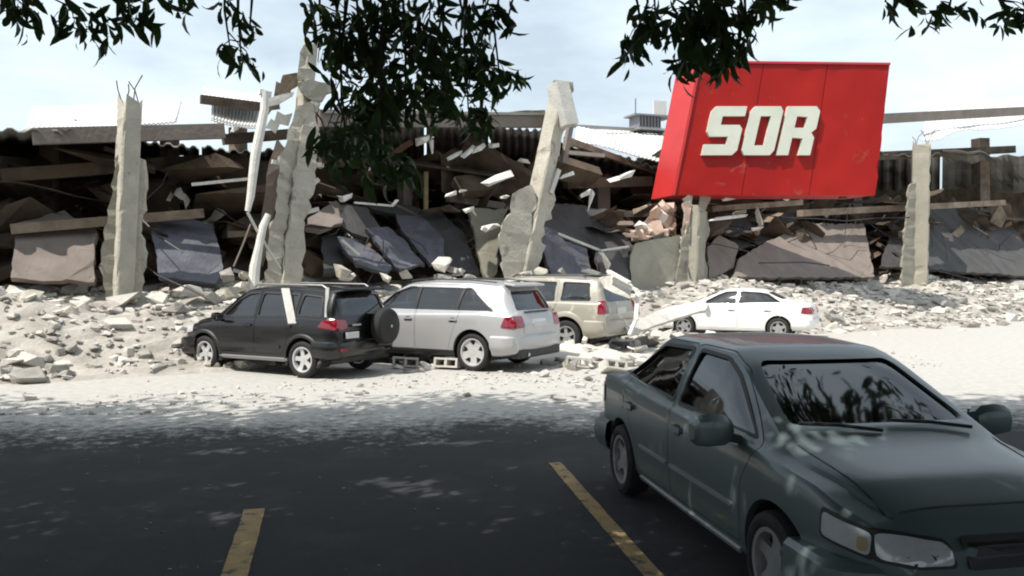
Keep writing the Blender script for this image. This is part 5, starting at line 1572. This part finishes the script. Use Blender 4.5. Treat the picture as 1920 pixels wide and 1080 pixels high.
# ================================================================ trees overhead
def leaf_template(bend=.12, w=.5):
    """unit-long leaf along +X, 10 verts, 4 quads"""
    xs1 = [0, .25, .55, .82, 1.0]
    ws = [.018, .115, .15, .09, .003]
    zs1 = [0, .02, 0, -.06, -.14]
    v = []
    for x, w_, z in zip(xs1, ws, zs1):
        v += [(x, -w_, z + w_ * .35), (x, w_, z + w_ * .35)]
    f = [(2 * i, 2 * i + 2, 2 * i + 3, 2 * i + 1) for i in range(4)]
    return np.array(v), np.array(f)
LV, LF = leaf_template()
leaf_mes = []
for i in range(6):
    v = LV.copy(); v[:, 2] *= .6 + .35 * i; v[:, 1] *= .85 + .07 * i; v[:, 1] += .03 * (i - 3) * v[:, 0] ** 2
    leaf_mes.append(mesh('leaf', v, LF, M['leaf'], True))
def leaf_cloud(name, pos, dirs, sizes, parent):
    n = len(pos)
    d = dirs / np.linalg.norm(dirs, axis=1)[:, None]
    up = nr.normal(size=(n, 3)); y = np.cross(up, d); y /= np.linalg.norm(y, axis=1)[:, None] + 1e-9
    z = np.cross(d, y)
    V = pos[:, None, :] + sizes[:, None, None] * (LV[None, :, 0:1] * d[:, None, :] + LV[None, :, 1:2] * y[:, None, :] + LV[None, :, 2:3] * z[:, None, :])
    Fq = (LF[None] + (np.arange(n) * len(LV))[:, None, None]).reshape(-1, 4)
    me = mesh_np(name, V.reshape(-1, 3), Fq, M['leaf'])
    me.polygons.foreach_set('use_smooth', [True] * len(me.polygons))
    o = link(name, me, parent)
    return tagp(o, kind='stuff')

TREES = [
 dict(trunk=(-4.2, -3.2), label='leafy tree whose branches hang low over the middle left of the view', xr=(-9.5, 1.2),
      cl=[(628, 45, 38, 48, 42), (600, 40, 14, 22, 8), (672, 70, 45, 60, 70), (725, 45, 50, 55, 80), (760, 110, 55, 55, 70), (700, 140, 55, 45, 55), (640, 100, 26, 24, 16), (805, 40, 30, 40, 26), (812, 120, 40, 60, 46), (860, 110, 34, 40, 36), (905, 32, 36, 18, 24), (880, 70, 18, 20, 12), (890, 150, 34, 34, 34), (938, 152, 28, 16, 24), (952, 38, 12, 18, 5), (760, 190, 60, 34, 46), (826, 188, 36, 26, 26), (640, 210, 40, 36, 40), (690, 250, 52, 46, 70), (650, 290, 40, 34, 46), (720, 310, 40, 30, 36), (880, 232, 34, 16, 32)]),
 dict(trunk=(6.8, -3.0), label='leafy tree whose branches hang over the top of the red sign', xr=(1.2, 11),
      cl=[(1290, 25, 70, 24, 70), (1350, 50, 48, 36, 60), (1300, 75, 34, 30, 30), (1330, 105, 46, 22, 44), (1285, 118, 16, 24, 14), (1380, 100, 22, 14, 12), (1190, 66, 22, 16, 22), (1205, 92, 18, 12, 8), (1230, 38, 28, 24, 22), (1425, 15, 30, 18, 22), (1400, 60, 20, 20, 12), (1660, 4, 40, 12, 12), (1780, 14, 50, 20, 24), (1880, 16, 50, 26, 34)]),
 dict(trunk=(-11.5, -2.5), label='leafy tree whose branches hang in at the upper left corner', xr=(-18, -9.5),
      cl=[(430, 12, 26, 14, 14), (432, 96, 12, 14, 9), (452, 106, 12, 12, 7), (468, 58, 9, 12, 3), (340, 8, 40, 14, 16), (240, 16, 50, 22, 26), (130, 20, 60, 30, 36), (50, 40, 50, 44, 44)]),
]
for ti, T in enumerate(TREES):
    tx, ty = T['trunk']
    root = empty('shade_tree', (tx, ty, 0), 0, T['label'], 'tree')
    inv = Vector((tx, ty, 0))
    tb = MB(); H_ = 4.6
    tb.tube([(0, 0, -.1), (.05, .03, 1.2), (-.05, .1, 2.6), (.1, .1, 3.8), (.15, .2, 4.8)], [.30, .24, .21, .19, .13], 12)
    tb.build('trunk', M['bark'], root, True)
    cen = Vector((sum(T['xr']) / 2, 3.0, 0))
    r_ = random.Random(50 + ti)
    for k in range(9):
        ex = r_.uniform(T['xr'][0] + 1, T['xr'][1] - 1) - tx; ey = r_.uniform(-2, 7.6) - ty
        ez = max(5.0, 3.6 + .42 * (ey + ty)) + r_.uniform(0, 1)
        a = Vector((.1, .1, 3.4 + .14 * k)); b = Vector((ex, ey, ez))
        m_ = a.lerp(b, .5) + Vector((r_.uniform(-.4, .4), r_.uniform(-.4, .4), .8))
        MB().tube([a, a.lerp(m_, .5) + Vector((0, 0, .2)), m_, m_.lerp(b, .5), b], [.12, .09, .07, .045, .02], 8).build('limb', M['bark'], root, True)
    # crown overhead
    n = 95000
    ncl = 560
    cx = nr.uniform(T['xr'][0], T['xr'][1], ncl); cy = nr.uniform(-8, 9.0, ncl)
    edge = 9.3 + 1.0 * np.sin(cx * .9 + ti) + .5 * np.sin(cx * 2.3)
    cy = np.minimum(cy, edge - nr.rand(ncl) * 1.2)
    cz = np.maximum(4.3, 3.5 + .40 * cy) + nr.rand(ncl) * 2.0
    idx = nr.randint(0, ncl, n)
    cpos = np.stack([cx[idx], cy[idx], cz[idx]], 1) + nr.normal(size=(n, 3)) * np.array([.75, .62, .38])
    lim = 2.35 + .345 * np.maximum(cpos[:, 1], 0) + .25
    cpos[:, 2] = np.maximum(cpos[:, 2], lim)
    dirs = nr.normal(size=(n, 3)); dirs[:, 2] -= .7
    # breaks in the crown: sun reaches the asphalt in a few ragged patches
    gx = cpos[:, 0] - SUN.x / SUN.z * cpos[:, 2]; gy = cpos[:, 1] - SUN.y / SUN.z * cpos[:, 2]
    keep = np.ones(n, bool)
    for (hx_, hy_, hr, hs) in ((-1.15, 7.9, .42, .26), (-.75, 7.5, .34, .2), (-2.1, 6.9, .5, .18), (-2.6, 7.8, .25, .2), (-.1, 6.6, .18, .14), (.9, 6.2, .22, .12), (-3.2, 9.2, .5, .25), (-.6, 9.7, .8, .22), (1.6, 4.6, .5, .2), (2.5, 3.2, .35, .3), (2.4, 5.4, .3, .3), (-5, 7, .6, .3), (-1.6, 5.1, .22, .16), (-4.4, 5.2, .4, .2)):
        dd = ((gx - hx_) / hr) ** 2 + ((gy - hy_) / hs) ** 2
        keep &= ~((dd < 1) & (nr.rand(n) < .97))
    cpos = cpos[keep]; dirs = dirs[keep]
    cpos -= np.array([tx, ty, 0])
    leaf_cloud('foliage', cpos, dirs, nr.uniform(.22, .42, n)[keep], root)
    # hanging sprays in view
    twigs = MB()
    P_, D_, S_ = [], [], []
    for (px, py, rx, ry, cnt) in T['cl']:
        d = r_.uniform(5.2, 6.3)
        c3 = P(px, py, d); top = P(px + r_.uniform(-25, 25), -60, d + r_.uniform(-.3, .3))
        mid = c3.lerp(top, .5) + Vector((r_.uniform(-.06, .06), 0, 0))
        up_ = Vector((top.x + r_.uniform(-.3, .3), top.y + r_.uniform(-.2, .4), 5.0))
        twigs.tube([up_ - inv, top.lerp(up_, .4) + Vector((r_.uniform(-.06, .06), 0, 0)) - inv, top - inv, mid - inv, c3 - inv], [.018, .015, .012, .009, .005], 6)
        k = rx * d / FPX; kz = ry * d / FPX
        tw = []
        for _ in range(max(2, cnt // 9)):
            e = c3 + Vector((r_.uniform(-1, 1) * k, r_.uniform(-.35, .35), r_.uniform(-1, 1) * kz))
            s = mid.lerp(c3, r_.uniform(.3, 1))
            twigs.tube([s - inv, (s.lerp(e, .5) + Vector((0, 0, .03))) - inv, e - inv], [.006, .004, .002], 5)
            tw.append((s, e))
        for _ in range(int(cnt * 1.5)):
            s, e = r_.choice(tw)
            t = r_.uniform(.55, 1.05)
            p = s.lerp(e, t) + Vector((r_.gauss(0, k * .38), r_.gauss(0, .15), r_.gauss(0, kz * .34)))
            dr = Vector((r_.gauss(.2, .7), r_.gauss(0, .6), -.85 + r_.gauss(0, .45)))
            P_.append(p - inv); D_.append(dr); S_.append(r_.uniform(.09, .18))
    tagp(twigs.build('twigs', M['bark'], root), kind='stuff')
    order = sorted(range(len(P_)), key=lambda i: -S_[i] / (P_[i] + inv).y)
    for i in order[:298]:
        o = link('leaf', leaf_mes[i % 6], root)
        o.location = P_[i]
        q = D_[i].to_track_quat('X', 'Z') if abs(D_[i].normalized().z) < .999 else Vector((.1, 0, -1)).to_track_quat('X', 'Z')
        e = q.to_matrix() @ Matrix.Rotation(r_.uniform(0, 6.28), 3, 'X')
        o.rotation_euler = e.to_euler(); o.scale = (S_[i],) * 3
    rest = order[298:]
    if rest:
        leaf_cloud('small_leaves', np.array([tuple(P_[i]) for i in rest]), np.array([tuple(D_[i]) for i in rest]), np.array([S_[i] for i in rest]), root)
